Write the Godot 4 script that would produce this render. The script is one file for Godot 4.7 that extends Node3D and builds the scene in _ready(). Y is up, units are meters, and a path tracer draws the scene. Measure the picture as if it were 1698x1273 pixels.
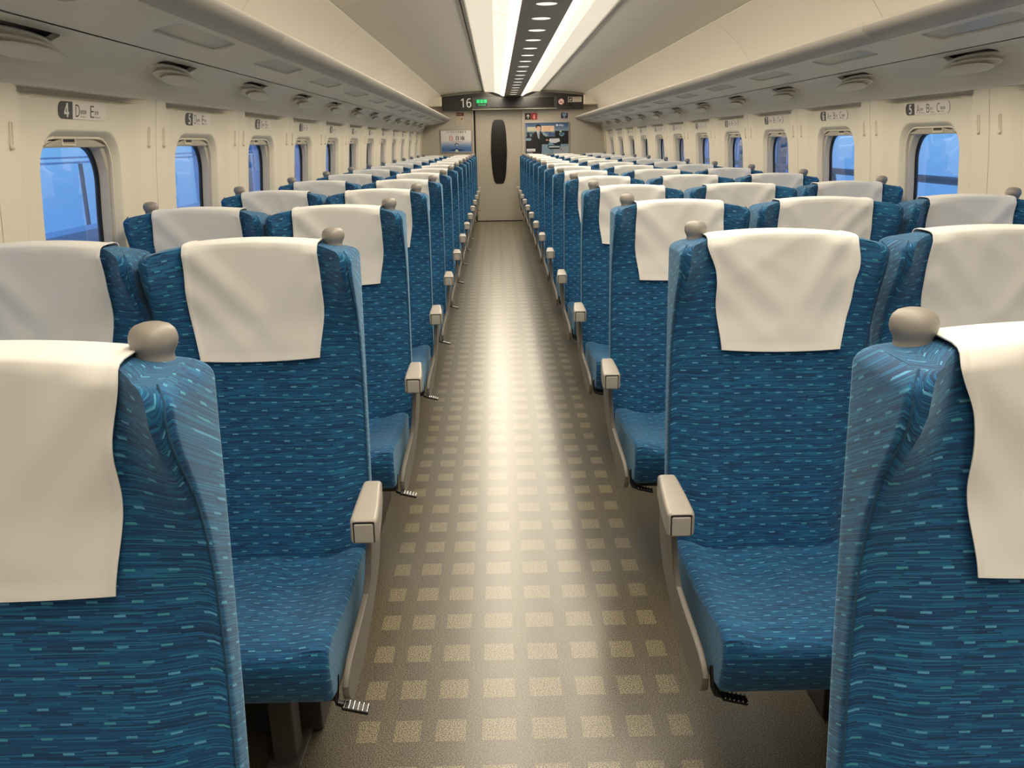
extends Node3D
# Interior of a long train carriage: two-seat rows on the left, three-seat rows on the right, seen along the aisle.
# x: across (car centre line = 0), y: up from the floor, z: along the car (the far end wall is at -14.95).

const PITCH := 1.04
const ROW0 := -0.893
const ROWS := 14
const SEAM0 := -2.217
const Z_END := -14.95
const Z_BACK := 0.9
const WARM := Color(1.0, 0.885, 0.70)

var M := {}
var used := {}
var font: SystemFont
var font_bold: SystemFont
const NUM := ["zero", "one", "two", "three", "four", "five", "six", "seven", "eight", "nine", "ten", "eleven", "twelve", "thirteen", "fourteen", "fifteen"]
const ORD := ["first", "second", "third", "fourth", "fifth", "sixth", "seventh", "eighth", "ninth", "tenth", "eleventh", "twelfth", "thirteenth", "fourteenth", "fifteenth", "sixteenth", "seventeenth"]


# ---------------------------------------------------------------- mesh builder
class MB:
	var v := PackedVector3Array()
	var t := PackedVector2Array()
	var f := PackedInt32Array()

	func pt(p: Vector3, uv := Vector2.ZERO) -> int:
		v.append(p)
		t.append(uv)
		return v.size() - 1

	func tri(a: int, b: int, c: int):
		f.append_array(PackedInt32Array([a, b, c]))

	func quad(a: int, b: int, c: int, d: int):
		f.append_array(PackedInt32Array([a, b, c, a, c, d]))

	# rows of points; closed: each row is a ring
	func loft(rows: Array, closed := true, cap0 := false, cap1 := false, uvs = null):
		var n: int = rows[0].size()
		var base := v.size()
		for j in rows.size():
			for i in n:
				pt(rows[j][i], uvs[j][i] if uvs != null else Vector2.ZERO)
		for j in rows.size() - 1:
			for i in (n if closed else n - 1):
				var k := (i + 1) % n
				quad(base + j * n + i, base + j * n + k, base + (j + 1) * n + k, base + (j + 1) * n + i)
		if cap0:
			cap(rows[0], base, true)
		if cap1:
			cap(rows[rows.size() - 1], base + (rows.size() - 1) * n, false)

	func cap(row, base: int, flip: bool):
		var n: int = row.size()
		var c := Vector3.ZERO
		for p in row:
			c += p
		var m := pt(c / n)
		for i in n:
			if flip:
				tri(m, base + (i + 1) % n, base + i)
			else:
				tri(m, base + i, base + (i + 1) % n)

	static func ring(hw: float, hh: float, r: float, seg := 3) -> PackedVector2Array:
		var o := PackedVector2Array()
		r = minf(r, minf(hw, hh))
		for k in 4:
			var cx := (hw - r) * (1 if k == 0 or k == 3 else -1)
			var cy := (hh - r) * (1 if k < 2 else -1)
			for s in seg + 1:
				var a := PI / 2 * k + PI / 2 * s / seg
				o.append(Vector2(cx + r * cos(a), cy + r * sin(a)))
		return o

	# rounded box; xf places it
	func box(size: Vector3, r := 0.003, xf := Transform3D(), seg := 2):
		var rows := []
		var h := size / 2
		r = minf(r, minf(h.x, minf(h.y, h.z)) * 0.98)
		for e in 2 * (seg + 1):
			var k: int = e if e <= seg else 2 * seg + 1 - e
			var w := PI / 2 * k / seg
			var y := (-h.y + r * (1 - cos(w))) * (1 if e <= seg else -1)
			var inset := r * (1 - sin(w))
			var row := PackedVector3Array()
			for p in MB.ring(h.x - inset, h.z - inset, maxf(r - inset, 0.0002), 2):
				row.append(xf * Vector3(p.x, y, p.y))
			rows.append(row)
		loft(rows, true, true, true)

	func tube(path: PackedVector3Array, r, n := 8, caps := true):
		var rows := []
		for i in path.size():
			var d := (path[mini(i + 1, path.size() - 1)] - path[maxi(i - 1, 0)]).normalized()
			var a := d.cross(Vector3.UP if absf(d.y) < 0.9 else Vector3.RIGHT).normalized()
			var b := d.cross(a)
			var row := PackedVector3Array()
			var rr: float = r[i] if r is Array else r
			for k in n:
				var w := TAU * k / n
				row.append(path[i] + (a * cos(w) + b * sin(w)) * rr)
			rows.append(row)
		loft(rows, true, caps, caps)

	func lathe(prof: Array, n := 24, at := Vector3.ZERO):
		var rows := []
		for q in prof:
			var row := PackedVector3Array()
			for k in n:
				var w := TAU * k / n
				row.append(at + Vector3(q[0] * cos(w), q[1], q[0] * sin(w)))
			rows.append(row)
		loft(rows, true, true, true)

	# prism of a 2D polygon; basis columns x, y span the plane, z is the extrusion
	func prism(poly: PackedVector2Array, depth: float, xf := Transform3D()):
		var lo := poly[0]
		var hi := poly[0]
		for p in poly:
			lo = lo.min(p)
			hi = hi.max(p)
		var idx := Geometry2D.triangulate_polygon(poly)
		var n := poly.size()
		var b := v.size()
		for p in poly:
			pt(xf * Vector3(p.x, p.y, depth / 2), Vector2((p.x - lo.x) / (hi.x - lo.x), (hi.y - p.y) / (hi.y - lo.y)))
		for p in poly:
			pt(xf * Vector3(p.x, p.y, -depth / 2), Vector2(0.002, 0.5))
		var area := 0.0
		for i in n:
			area += poly[i].cross(poly[(i + 1) % n])
		for k in range(0, idx.size(), 3):
			var a := idx[k]
			var c := idx[k + 1]
			var d := idx[k + 2]
			if (poly[c] - poly[a]).cross(poly[d] - poly[a]) < 0:
				var sw := c
				c = d
				d = sw
			tri(b + a, b + c, b + d)
			tri(b + n + a, b + n + d, b + n + c)
		for i in n:
			var j := (i + 1) % n
			var q := [pt(v[b + i], t[b + n + i]), pt(v[b + n + i], t[b + n + i]), pt(v[b + n + j], t[b + n + j]), pt(v[b + j], t[b + n + j])]
			if area > 0:
				quad(q[0], q[1], q[2], q[3])
			else:
				quad(q[0], q[3], q[2], q[1])

	# crease-aware normals; seen_from: a point on the visible side of an open surface, else the volume decides
	func build(mat: Material = null, crease := 40.0, seen_from = null) -> ArrayMesh:
		var nt := f.size() / 3
		var fn := PackedVector3Array()
		fn.resize(nt)
		var vol := 0.0
		var c := Vector3.ZERO
		for p in v:
			c += p
		c /= maxi(v.size(), 1)
		var adj := []
		adj.resize(v.size())
		for i in v.size():
			adj[i] = PackedInt32Array()
		for k in nt:
			var a := v[f[k * 3]] - c
			var b := v[f[k * 3 + 1]] - c
			var d := v[f[k * 3 + 2]] - c
			var cr := (b - a).cross(d - a)
			fn[k] = cr
			if seen_from == null:
				vol += a.dot(b.cross(d))
			else:
				vol += cr.dot(seen_from - c - (a + b + d) / 3)
			adj[f[k * 3]].append(k)
			adj[f[k * 3 + 1]].append(k)
			adj[f[k * 3 + 2]].append(k)
		var s := 1.0 if vol >= 0 else -1.0
		var lim := cos(deg_to_rad(crease))
		var P := PackedVector3Array()
		var N := PackedVector3Array()
		var U := PackedVector2Array()
		P.resize(nt * 3)
		N.resize(nt * 3)
		U.resize(nt * 3)
		var unit := PackedVector3Array()
		unit.resize(nt)
		for k in nt:
			unit[k] = fn[k].normalized()
		var o := 0
		for k in nt:
			var order := [0, 2, 1] if s > 0 else [0, 1, 2]
			for q in order:
				var i := f[k * 3 + q]
				var n := Vector3.ZERO
				for g in adj[i]:
					if unit[g].dot(unit[k]) > lim:
						n += fn[g]
				P[o] = v[i]
				N[o] = (n.normalized() if n.length_squared() > 0 else unit[k]) * s
				U[o] = t[i]
				o += 1
		var arr := []
		arr.resize(Mesh.ARRAY_MAX)
		arr[Mesh.ARRAY_VERTEX] = P
		arr[Mesh.ARRAY_NORMAL] = N
		arr[Mesh.ARRAY_TEX_UV] = U
		var m := ArrayMesh.new()
		m.add_surface_from_arrays(Mesh.PRIMITIVE_TRIANGLES, arr)
		if mat:
			m.surface_set_material(0, mat)
		return m


# ---------------------------------------------------------------- flat print: a small rasteriser
class Print:
	var im: Image
	var w: int
	var h: int
	const SS := 2

	func _init(width: int, height: int, bg: Color):
		w = width * SS
		h = height * SS
		im = Image.create(w, h, false, Image.FORMAT_RGB8)
		im.fill(bg)

	func rect(x: float, y: float, rw: float, rh: float, c: Color):
		im.fill_rect(Rect2i(int(x * SS), int(y * SS), maxi(1, int(rw * SS)), maxi(1, int(rh * SS))), c)

	func tri(a: Vector2, b: Vector2, c: Vector2, col: Color):
		a *= SS
		b *= SS
		c *= SS
		var y0 := maxi(0, int(floor(minf(a.y, minf(b.y, c.y)))))
		var y1 := mini(h - 1, int(ceil(maxf(a.y, maxf(b.y, c.y)))))
		for y in range(y0, y1 + 1):
			var lo := 1e9
			var hi := -1e9
			var yc := y + 0.5
			for e in [[a, b], [b, c], [c, a]]:
				var p: Vector2 = e[0]
				var q: Vector2 = e[1]
				if (p.y <= yc) != (q.y <= yc):
					var x := p.x + (q.x - p.x) * (yc - p.y) / (q.y - p.y)
					lo = minf(lo, x)
					hi = maxf(hi, x)
			if hi > lo:
				var x0 := maxi(0, int(round(lo)))
				var x1 := mini(w, int(round(hi)))
				if x1 > x0:
					im.fill_rect(Rect2i(x0, y, x1 - x0, 1), col)

	func poly(pts: PackedVector2Array, c: Color):
		var ix := Geometry2D.triangulate_polygon(pts)
		for k in range(0, ix.size(), 3):
			tri(pts[ix[k]], pts[ix[k + 1]], pts[ix[k + 2]], c)

	func disc(at: Vector2, r: float, c: Color, ry := -1.0):
		var p := PackedVector2Array()
		for k in 28:
			p.append(at + Vector2(cos(TAU * k / 28) * r, sin(TAU * k / 28) * (r if ry < 0 else ry)))
		poly(p, c)

	func line(a: Vector2, b: Vector2, wd: float, c: Color):
		var d := (b - a).normalized() * wd / 2
		var n := Vector2(-d.y, d.x)
		tri(a - d + n, b + d + n, b + d - n, c)
		tri(a - d + n, b + d - n, a - d - n, c)

	# strokes on a 10 x 10 grid: "x,y x,y;x,y x,y"
	func strokes(s: String, x: float, y: float, sx: float, sy: float, wd: float, c: Color):
		for st in s.split(";"):
			var last = null
			for q in st.split(" "):
				var n := q.split_floats(",")
				var p := Vector2(x + n[0] * sx / 10, y + n[1] * sy / 10)
				if last != null:
					line(last, p, wd, c)
				last = p

	# s set in the box (x, y, bw, bh)
	func text(s: String, fnt: Font, x: float, y: float, bw: float, bh: float, c: Color):
		var tm := TextMesh.new()
		tm.text = s
		tm.font = fnt
		tm.font_size = 48
		tm.pixel_size = 0.02
		tm.depth = 0.0
		var a := tm.surface_get_arrays(0)
		var V: PackedVector3Array = a[Mesh.ARRAY_VERTEX]
		var I: PackedInt32Array = a[Mesh.ARRAY_INDEX] if a[Mesh.ARRAY_INDEX] != null else PackedInt32Array(range(V.size()))
		var lo := Vector2(1e9, 1e9)
		var hi := -lo
		for p in V:
			lo = Vector2(minf(lo.x, p.x), minf(lo.y, p.y))
			hi = Vector2(maxf(hi.x, p.x), maxf(hi.y, p.y))
		var k := Vector2(bw / (hi.x - lo.x), bh / (hi.y - lo.y))
		for q in range(0, I.size() - 2, 3):
			var p := []
			for e in 3:
				var u := V[I[q + e]]
				p.append(Vector2(x + (u.x - lo.x) * k.x, y + bh - (u.y - lo.y) * k.y))
			tri(p[0], p[1], p[2], c)

	func texture() -> ImageTexture:
		var o: Image = im.duplicate()
		o.resize(w / SS, h / SS, Image.INTERPOLATE_LANCZOS)
		return ImageTexture.create_from_image(o)


const GLYPH := {
	"通": "3,1 8,1 6.5,2.5;4,3 4,8;4,3 8.5,3 8.5,8;4,4.8 8.5,4.8;4,6.4 8.5,6.4;6.2,3 6.2,8;1,1 2,2;0.6,4 2,4 2,7.5 1,9;1.5,8.2 4,9.4 9.5,9.4",
	"路": "1,1 4,1 4,3.5 1,3.5 1,1;2.5,3.5 2.5,9;2.5,6 4.2,6;1,5.5 1,9.2 4.5,8.6;6.2,0.8 5,3.5;6,2 9,2 5,6;6.2,3 9.6,6;5.8,6.2 9,6.2 9,9.5 5.8,9.5 5.8,6.2",
	"側": "2.2,0.6 0.8,4;1.8,3 1.8,9.6;3.4,1.2 6,1.2 6,7 3.4,7 3.4,1.2;3.4,3.2 6,3.2;3.4,5 6,5;4.2,7 3.2,9.2;5.3,7 6.2,9;7.4,1.8 7.4,7;9.2,0.8 9.2,9.4 8.2,9.4",
	"窓": "5,0.4 5,1.6;1,3 1,1.8 9,1.8 9,3;3.8,2 2.2,4;6,2 8,4;4.8,3.6 3.2,5.4 6.8,5.2;6,4.4 7.4,6;2,7 1.4,9;3.6,6.6 3.6,9.4 7,9.4 7,8.6;5,6.4 5.8,7.6;7.8,6.8 9,8.8",
	"中": "1.2,2.6 8.8,2.6 8.8,6.6 1.2,6.6 1.2,2.6;5,0.6 5,9.6",
	"央": "2.4,2.2 7.6,2.2;2.4,2.2 2.4,5.4;7.6,2.2 7.6,5.4;0.6,5.4 9.4,5.4;5,0.6 5,5.4 1,9.4;5,5.4 9.2,9.4",
	"日": "2,1 8,1 8,9.2 2,9.2 2,1;2,5 8,5",
	"油": "1.2,1.2 2.2,2.2;0.8,4 1.8,5;0.8,9.2 2.4,6.4;4,2.8 9.2,2.8 9.2,9 4,9 4,2.8;6.6,0.6 6.6,9;4,5.8 9.2,5.8",
	"バ": "3,2.5 1.2,8.6;5.6,2.5 8.8,8.6;7,0.8 7.8,2.2;8.6,0.4 9.4,1.8",
	"イ": "7.6,0.8 1.4,5.4;4.8,3.4 4.8,9.4",
	"オ": "1,3 9,3;6,0.8 6,9.2 4.8,8.8;5.8,3.2 1.2,8",
	"か": "1,3.4 5.4,3 6.2,3.8 5,8.8 4,8.4;4,0.8 1.6,9;7.2,2.6 9,5.4",
	"ら": "3.6,0.8 6,2;3.2,2.8 2.6,6.6 5.4,5 8,6 7.4,8.4 4,9.4",
	"宇": "5,0.4 5,1.8;1,3.4 1,2 9,2 9,3.4;2.8,4 7.2,4;1,6 9,6;5,4 5,9.2 3.8,8.8",
	"宙": "5,0.4 5,1.8;1,3.4 1,2 9,2 9,3.4;2,4.4 8,4.4 8,9.2 2,9.2 2,4.4;5,3.2 5,9.2;2,6.8 8,6.8",
	"ま": "1.6,2.4 8.4,2.4;2,4.6 8,4.6;5,0.6 5,8 3,9 2,7.8 4,7 8.4,9.2",
	"で": "1,2 8.6,1.6 5,4 4.6,7.4 7.6,9;7,4 7.8,5.4;8.4,3.4 9.2,4.8",
	"指": "0.6,3 4,3;2.3,0.6 2.3,9.2 1.2,8.8;0.6,6.6 4,5.4;8.8,1 5,2.2;5,0.6 5,3.8 9.2,3.8 9.2,3;5,5 9,5 9,9.4 5,9.4 5,5;5,7.2 9,7.2",
	"定": "5,0.4 5,1.8;1,3.4 1,2 9,2 9,3.4;2.4,4.4 7.6,4.4;5,4.4 5,9;5,6.6 8,6.6;3,6 1,9.6;2.6,7.4 4.4,9.2 9.2,9.4",
	"席": "5,0.4 5,1.6;1.4,1.6 9.2,1.6;1.4,1.6 1.4,6 0.6,9.4;2.4,3.4 9.2,3.4;4,2.4 4,5 7.4,5 7.4,2.4;3,6.4 8.6,6.4 8.6,8.6 8,8.6;3,6.4 3,8.8;5.8,5.2 5.8,9.8",
}


func glyphs(p: Print, s: String, x: float, y: float, sx: float, sy: float, step: float, wd: float, c: Color):
	for k in s.length():
		p.strokes(GLYPH[s[k]], x + k * step, y, sx, sy, wd, c)


# ---------------------------------------------------------------- scene helpers
func numbered(s: String) -> String:
	used[s] = used.get(s, -1) + 1
	return s if used[s] == 0 else "%s_%03d" % [s, used[s]]


func obj(called: String, mesh: Mesh, parent: Node3D, at := Vector3.ZERO, mat: Material = null) -> MeshInstance3D:
	var o := MeshInstance3D.new()
	o.name = numbered(called) if parent == self else called
	o.mesh = mesh
	if mat:
		o.material_override = mat
	parent.add_child(o, true)
	o.position = at
	return o


func thing(called: String, label: String, category: String, at := Vector3.ZERO, group := "") -> Node3D:
	var o := Node3D.new()
	o.name = numbered(called)
	add_child(o, true)
	o.position = at
	return tag(o, label, category, group)


func tag(o: Node3D, label: String, category: String, group := "", kind := "") -> Node3D:
	o.set_meta("label", label)
	o.set_meta("category", category)
	if group:
		o.set_meta("group", group)
	if kind:
		o.set_meta("kind", kind)
	return o


func mat(c: Color, rough := 0.6, metal := 0.0) -> StandardMaterial3D:
	var m := StandardMaterial3D.new()
	m.albedo_color = c.linear_to_srgb()
	m.roughness = rough
	m.metallic = metal
	return m


func glow(c: Color, e: float) -> StandardMaterial3D:
	var m := mat(Color(0.75, 0.75, 0.75), 0.6)
	m.emission_enabled = true
	m.emission = c.linear_to_srgb()
	m.emission_energy_multiplier = e
	return m


func textured(t: Texture2D, rough := 0.45) -> StandardMaterial3D:
	var m := mat(Color.WHITE, rough)
	m.albedo_texture = t
	return m


func box_mesh(size: Vector3, m: Material, r := 0.003) -> ArrayMesh:
	var b := MB.new()
	b.box(size, r)
	return b.build(m)


func sm(a: float, b: float, x: float) -> float:
	return smoothstep(a, b, x)


func curve(tab: Array, x: float) -> float:   # piecewise linear, eased
	if x <= tab[0][0]:
		return tab[0][1]
	for i in tab.size() - 1:
		if x <= tab[i + 1][0]:
			return lerpf(tab[i][1], tab[i + 1][1], (x - tab[i][0]) / (tab[i + 1][0] - tab[i][0]))
	return tab[tab.size() - 1][1]


# ---------------------------------------------------------------- start
func _ready():
	setup_camera_and_light()
	make_materials()
	build_floor()
	build_walls()
	build_ceiling()
	build_ceiling_lights()
	build_racks()
	build_end_wall()
	build_outside()
	build_seats()
	build_signs()


func setup_camera_and_light():
	var cam := Camera3D.new()
	cam.name = "camera"
	cam.position = Vector3(-0.286, 1.2936, 0)
	cam.rotation_degrees = Vector3(-15.486, -0.783, -0.924)
	cam.fov = 47.4
	cam.near = 0.02
	cam.far = 400
	add_child(cam)
	cam.current = true
	var sky := ProceduralSkyMaterial.new()
	sky.sky_top_color = Color(0.36, 0.62, 0.95)
	sky.sky_horizon_color = Color(0.49, 0.74, 0.98)
	sky.ground_horizon_color = Color(0.47, 0.72, 0.98)
	sky.ground_bottom_color = Color(0.36, 0.61, 0.92)
	var e := Environment.new()
	e.background_mode = Environment.BG_SKY
	e.sky = Sky.new()
	e.sky.sky_material = sky
	e.tonemap_mode = Environment.TONE_MAPPER_LINEAR
	e.tonemap_exposure = 1.02
	e.sdfgi_enabled = true
	e.ssao_enabled = true
	e.ssil_enabled = true
	var we := WorldEnvironment.new()
	we.name = "environment"
	we.environment = e
	add_child(we)
	# the two luminous ceiling strips: one area light per length of diffuser, just below its glowing face
	var n := 4
	var l := (Z_BACK - Z_END) / n
	for s in [-1, 1]:
		for k in n:
			for q in [[0.27, 0.305, 2.022, 0.38, 7.9], [0.050, 0.168, 2.000, 1.4, 3.4]]:
				var a := AreaLight3D.new()
				a.name = "strip_light"
				a.area_size = Vector2(q[0], l - 0.02)
				a.area_normalize_energy = true
				a.light_color = WARM.linear_to_srgb()
				a.light_energy = q[4] * q[0] * l / PI
				a.area_range = 30.0
				a.area_attenuation = 2.0
				a.shadow_enabled = true
				var nz := Vector3(-s * q[3], 1, 0).normalized()   # the light shines along -z: down and outwards
				var x := Vector3(1, 0, 0).slide(nz).normalized()
				a.basis = Basis(x, nz.cross(x), nz)
				a.position = Vector3(s * q[1], q[2], Z_BACK - l * (k + 0.5))
				add_child(a, true)


# ---------------------------------------------------------------- materials
func make_materials():
	font = SystemFont.new()
	font.font_names = PackedStringArray(["Droid Sans"])
	font_bold = SystemFont.new()
	font_bold.font_names = PackedStringArray(["Droid Sans"])
	font_bold.font_weight = 700
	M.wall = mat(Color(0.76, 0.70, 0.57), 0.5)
	M.ceiling = mat(Color(0.77, 0.725, 0.64), 0.55)
	M.rack = mat(Color(0.80, 0.75, 0.65), 0.5)
	M.nose = mat(Color(0.40, 0.365, 0.315), 0.42)
	M.rack_pane = mat(Color(0.40, 0.40, 0.345), 0.3)
	M.vent = mat(Color(0.78, 0.73, 0.63), 0.5)
	M.duct = mat(Color(0.78, 0.73, 0.63), 0.55)
	M.dark = mat(Color(0.012, 0.011, 0.010), 0.7)
	M.tray = mat(Color(0.30, 0.275, 0.24), 0.5)
	M.trim = mat(Color(0.25, 0.235, 0.20), 0.4)
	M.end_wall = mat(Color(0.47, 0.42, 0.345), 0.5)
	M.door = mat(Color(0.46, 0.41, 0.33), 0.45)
	M.header = mat(Color(0.020, 0.019, 0.016), 0.5)
	M.black_glass = mat(Color(0.006, 0.006, 0.006), 0.12)
	M.frame = mat(Color(0.56, 0.51, 0.42), 0.45)
	M.lip = mat(Color(0.72, 0.66, 0.54), 0.35)
	M.blind = mat(Color(0.42, 0.38, 0.31), 0.5)
	M.black = mat(Color(0.006, 0.006, 0.007), 0.4)
	M.chrome = mat(Color(0.7, 0.69, 0.67), 0.18, 1.0)
	M.pedestal = mat(Color(0.05, 0.043, 0.036), 0.5)
	M.post = mat(Color(0.085, 0.072, 0.06), 0.45)
	M.arm = mat(Color(0.40, 0.37, 0.325), 0.4)
	M.flap = mat(Color(0.45, 0.42, 0.38), 0.42)
	M.panel = mat(Color(0.205, 0.185, 0.16), 0.42)
	M.knob = mat(Color(0.27, 0.245, 0.215), 0.42)
	M.white = mat(Color(0.80, 0.79, 0.76), 0.5)
	M.cloth = mat(Color(0.80, 0.785, 0.755), 0.9)
	M.cloth.rim_enabled = true
	M.cloth.rim = 0.15
	M.glass = mat(Color(1, 1, 1), 0.02)
	M.glass.albedo_color = Color(0.9, 0.95, 1.0, 0.06)
	M.glass.transparency = BaseMaterial3D.TRANSPARENCY_ALPHA
	M.glass.metallic_specular = 0.5
	M.shell = mat(Color(0.3, 0.3, 0.3), 0.8)
	fabric()
	floor_materials()
	M.piping = mat(Color(0.010, 0.065, 0.13), 0.85)
	M.piping.rim_enabled = true
	M.piping.rim = 0.3


func fabric():
	var n := 1020
	M.fabric = mat(Color(0.34, 0.69, 1.0), 0.85)   # blue dye; the weave below is relative to it
	var im := Image.create(n, n, false, Image.FORMAT_RGB8)
	var rng := RandomNumberGenerator.new()
	rng.seed = 11
	var tones := [Color8(4, 64, 110), Color8(6, 78, 126), Color8(9, 90, 140), Color8(3, 52, 92), Color8(14, 100, 150), Color8(5, 70, 118), Color8(30, 116, 160), Color8(7, 84, 134)]
	var dashes := [Color8(78, 158, 194), Color8(66, 156, 176), Color8(90, 164, 204)]
	for list in [tones, dashes]:
		for k in list.size():
			var lin: Color = list[k].srgb_to_linear()
			list[k] = Color(lin.r / 0.34, lin.g / 0.69, lin.b).linear_to_srgb()
	for ly in n / 5:
		var x := 0
		var x_first := rng.randi_range(0, 120)
		while x < n:
			var w := rng.randi_range(50, 190)
			var c: Color = tones[rng.randi_range(0, tones.size() - 1)]
			for part in [[(x + x_first) % n, mini(w, n - x)]]:
				var a: int = part[0]
				var l: int = part[1]
				im.fill_rect(Rect2i(a, ly * 5, mini(l, n - a), 5), c)
				if a + l > n:
					im.fill_rect(Rect2i(0, ly * 5, a + l - n, 5), c)
			x += w
		for k in range(0, n, 3):   # the woven thread: a darker gap between two lines
			var c2 := im.get_pixel(k, ly * 5)
			im.fill_rect(Rect2i(k, ly * 5 + 4, 3, 1), c2.darkened(0.42 if (k / 3) % 2 else 0.3))
	var cols := 8
	var rows := 16
	for r in rows:
		for c in cols:
			var x := int((c + (0.5 if r % 2 else 0.0) + 0.25 + rng.randf_range(-0.04, 0.04)) * n / cols) % n
			var y := int((r + 0.4) * n / rows) / 5 * 5
			var col: Color = dashes[rng.randi_range(0, 2)]
			for dx in range(0, 34):
				for dy in 10:
					im.set_pixel((x + dx) % n, (y + dy) % n, col.darkened(0.12 if dy % 5 == 4 else (0.06 if dx % 4 == 3 else 0.0)))
	var tex := ImageTexture.create_from_image(im)
	M.fabric.albedo_texture = tex
	M.fabric.rim_enabled = true
	M.fabric.rim = 0.6
	M.fabric.rim_tint = 0.75


func speckle(w: int, h: int, squares: bool) -> ImageTexture:
	var a := FastNoiseLite.new()
	a.seed = 5
	a.noise_type = FastNoiseLite.TYPE_SIMPLEX
	a.frequency = 0.125
	a.fractal_type = FastNoiseLite.FRACTAL_NONE
	var d := a.get_seamless_image(w, h).get_data()
	var light := [[0.019, 0.096], [0.133, 0.2015], [0.236, 0.2965], [0.3335, 0.3815]]
	var col := PackedByteArray()
	col.resize(w)
	for x in w:
		var u := absf((x + 0.5) / w * 0.8 - 0.4)
		for q in light:
			if u >= q[0] and u <= q[1]:
				col[x] = 1
	var o := PackedByteArray()
	o.resize(w * h * 3)
	var pal := []
	for cls in 3:
		var lo: Color = [Color(0.036, 0.028, 0.017), Color(0.055, 0.044, 0.026), Color(0.032, 0.025, 0.015)][cls]
		var hi: Color = [Color(0.205, 0.168, 0.106), Color(0.37, 0.31, 0.19), Color(0.185, 0.155, 0.10)][cls]
		var ramp := []
		for k in 256:
			var c := lo.lerp(hi, clampf((k - 100) / 56.0, 0, 1)).linear_to_srgb()
			ramp.append([int(c.r * 255), int(c.g * 255), int(c.b * 255)])
		pal.append(ramp)
	var i := 0
	for y in h:
		var row_light: bool = squares and fposmod((y + 0.5) / h * 4.0, 1.0) < 0.484
		for x in w:
			var cls := 0
			if squares and col[x] == 1:
				cls = 1 if row_light else 2
			var c = pal[cls][d[y * w + x]]
			o[i] = c[0]
			o[i + 1] = c[1]
			o[i + 2] = c[2]
			i += 3
	return ImageTexture.create_from_image(Image.create_from_data(w, h, false, Image.FORMAT_RGB8, o))


func floor_materials():
	M.aisle = textured(speckle(1536, 1208, true), 0.34)
	M.floor = textured(speckle(512, 512, false), 0.4)
	var n := NoiseTexture2D.new()
	n.width = 512
	n.height = 512
	n.seamless = true
	n.noise = FastNoiseLite.new()
	n.noise.seed = 9
	n.noise.frequency = 0.12
	n.noise.fractal_type = FastNoiseLite.FRACTAL_NONE
	for m in [M.aisle, M.floor]:
		m.heightmap_enabled = true
		m.heightmap_texture = n
		m.heightmap_scale = 0.012
		m.metallic_specular = 0.55
		m.clearcoat_enabled = true
		m.clearcoat = 0.65
		m.clearcoat_roughness = 0.25


# ---------------------------------------------------------------- floor
func build_floor():
	var fl := Node3D.new()
	fl.name = "floor"
	add_child(fl)
	tag(fl, "speckled grey brown floor covering with pale squares along the aisle", "floor", "", "structure")
	var z1 := Z_END - 0.06
	for part in [[-1.62, -0.647, 0], [-0.647, 0.153, 1], [0.153, 1.62, 0]]:
		var b := MB.new()
		var rows := []
		var uvs := []
		for z in [Z_BACK, z1]:
			rows.append(PackedVector3Array([Vector3(part[0], 0, z), Vector3(part[1], 0, z)]))
			if part[2]:
				var v: float = (-z - 1.680) / 0.628
				uvs.append(PackedVector2Array([Vector2(0, v), Vector2(1, v)]))
			else:
				uvs.append(PackedVector2Array([Vector2(part[0], -z) / 0.27, Vector2(part[1], -z) / 0.27]))
		b.loft(rows, false, false, false, uvs)
		obj("aisle_strip" if part[2] else "floor_covering", b.build(M.aisle if part[2] else M.floor, 40, Vector3(0, 1, -7)), fl)
	obj("underfloor", box_mesh(Vector3(3.5, 0.08, Z_BACK - Z_END + 0.6), M.shell), fl, Vector3(0, -0.0405, (Z_BACK + Z_END) / 2))


# ---------------------------------------------------------------- side walls and windows
const WX := [[0.0, 1.535], [0.7, 1.535], [1.08, 1.517], [1.25, 1.504], [1.47, 1.477]]
const WC := Vector2(0.521, 1.0735)
const WH := Vector2(0.269, 0.2735)


func wall_x(a: float, y: float) -> float:
	var rec := sm(0.108, 0.178, a) * (1 - sm(0.840, 0.925, a))
	return curve(WX, y) + rec * (0.022 + 0.020 * sm(1.430, 1.440, y))


func rr_ray(d: Vector2, hw: float, hh: float, r: float) -> float:
	var ax := absf(d.x)
	var ay := absf(d.y)
	var t := minf(hw / maxf(ax, 1e-6), hh / maxf(ay, 1e-6))
	var p := Vector2(ax, ay) * t
	var c := Vector2(hw - r, hh - r)
	if p.x > c.x and p.y > c.y:
		var q := Vector2(ax, ay)
		var bb := q.dot(c)
		t = bb + sqrt(maxf(0, bb * bb - c.length_squared() + r * r))
	return t


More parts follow.
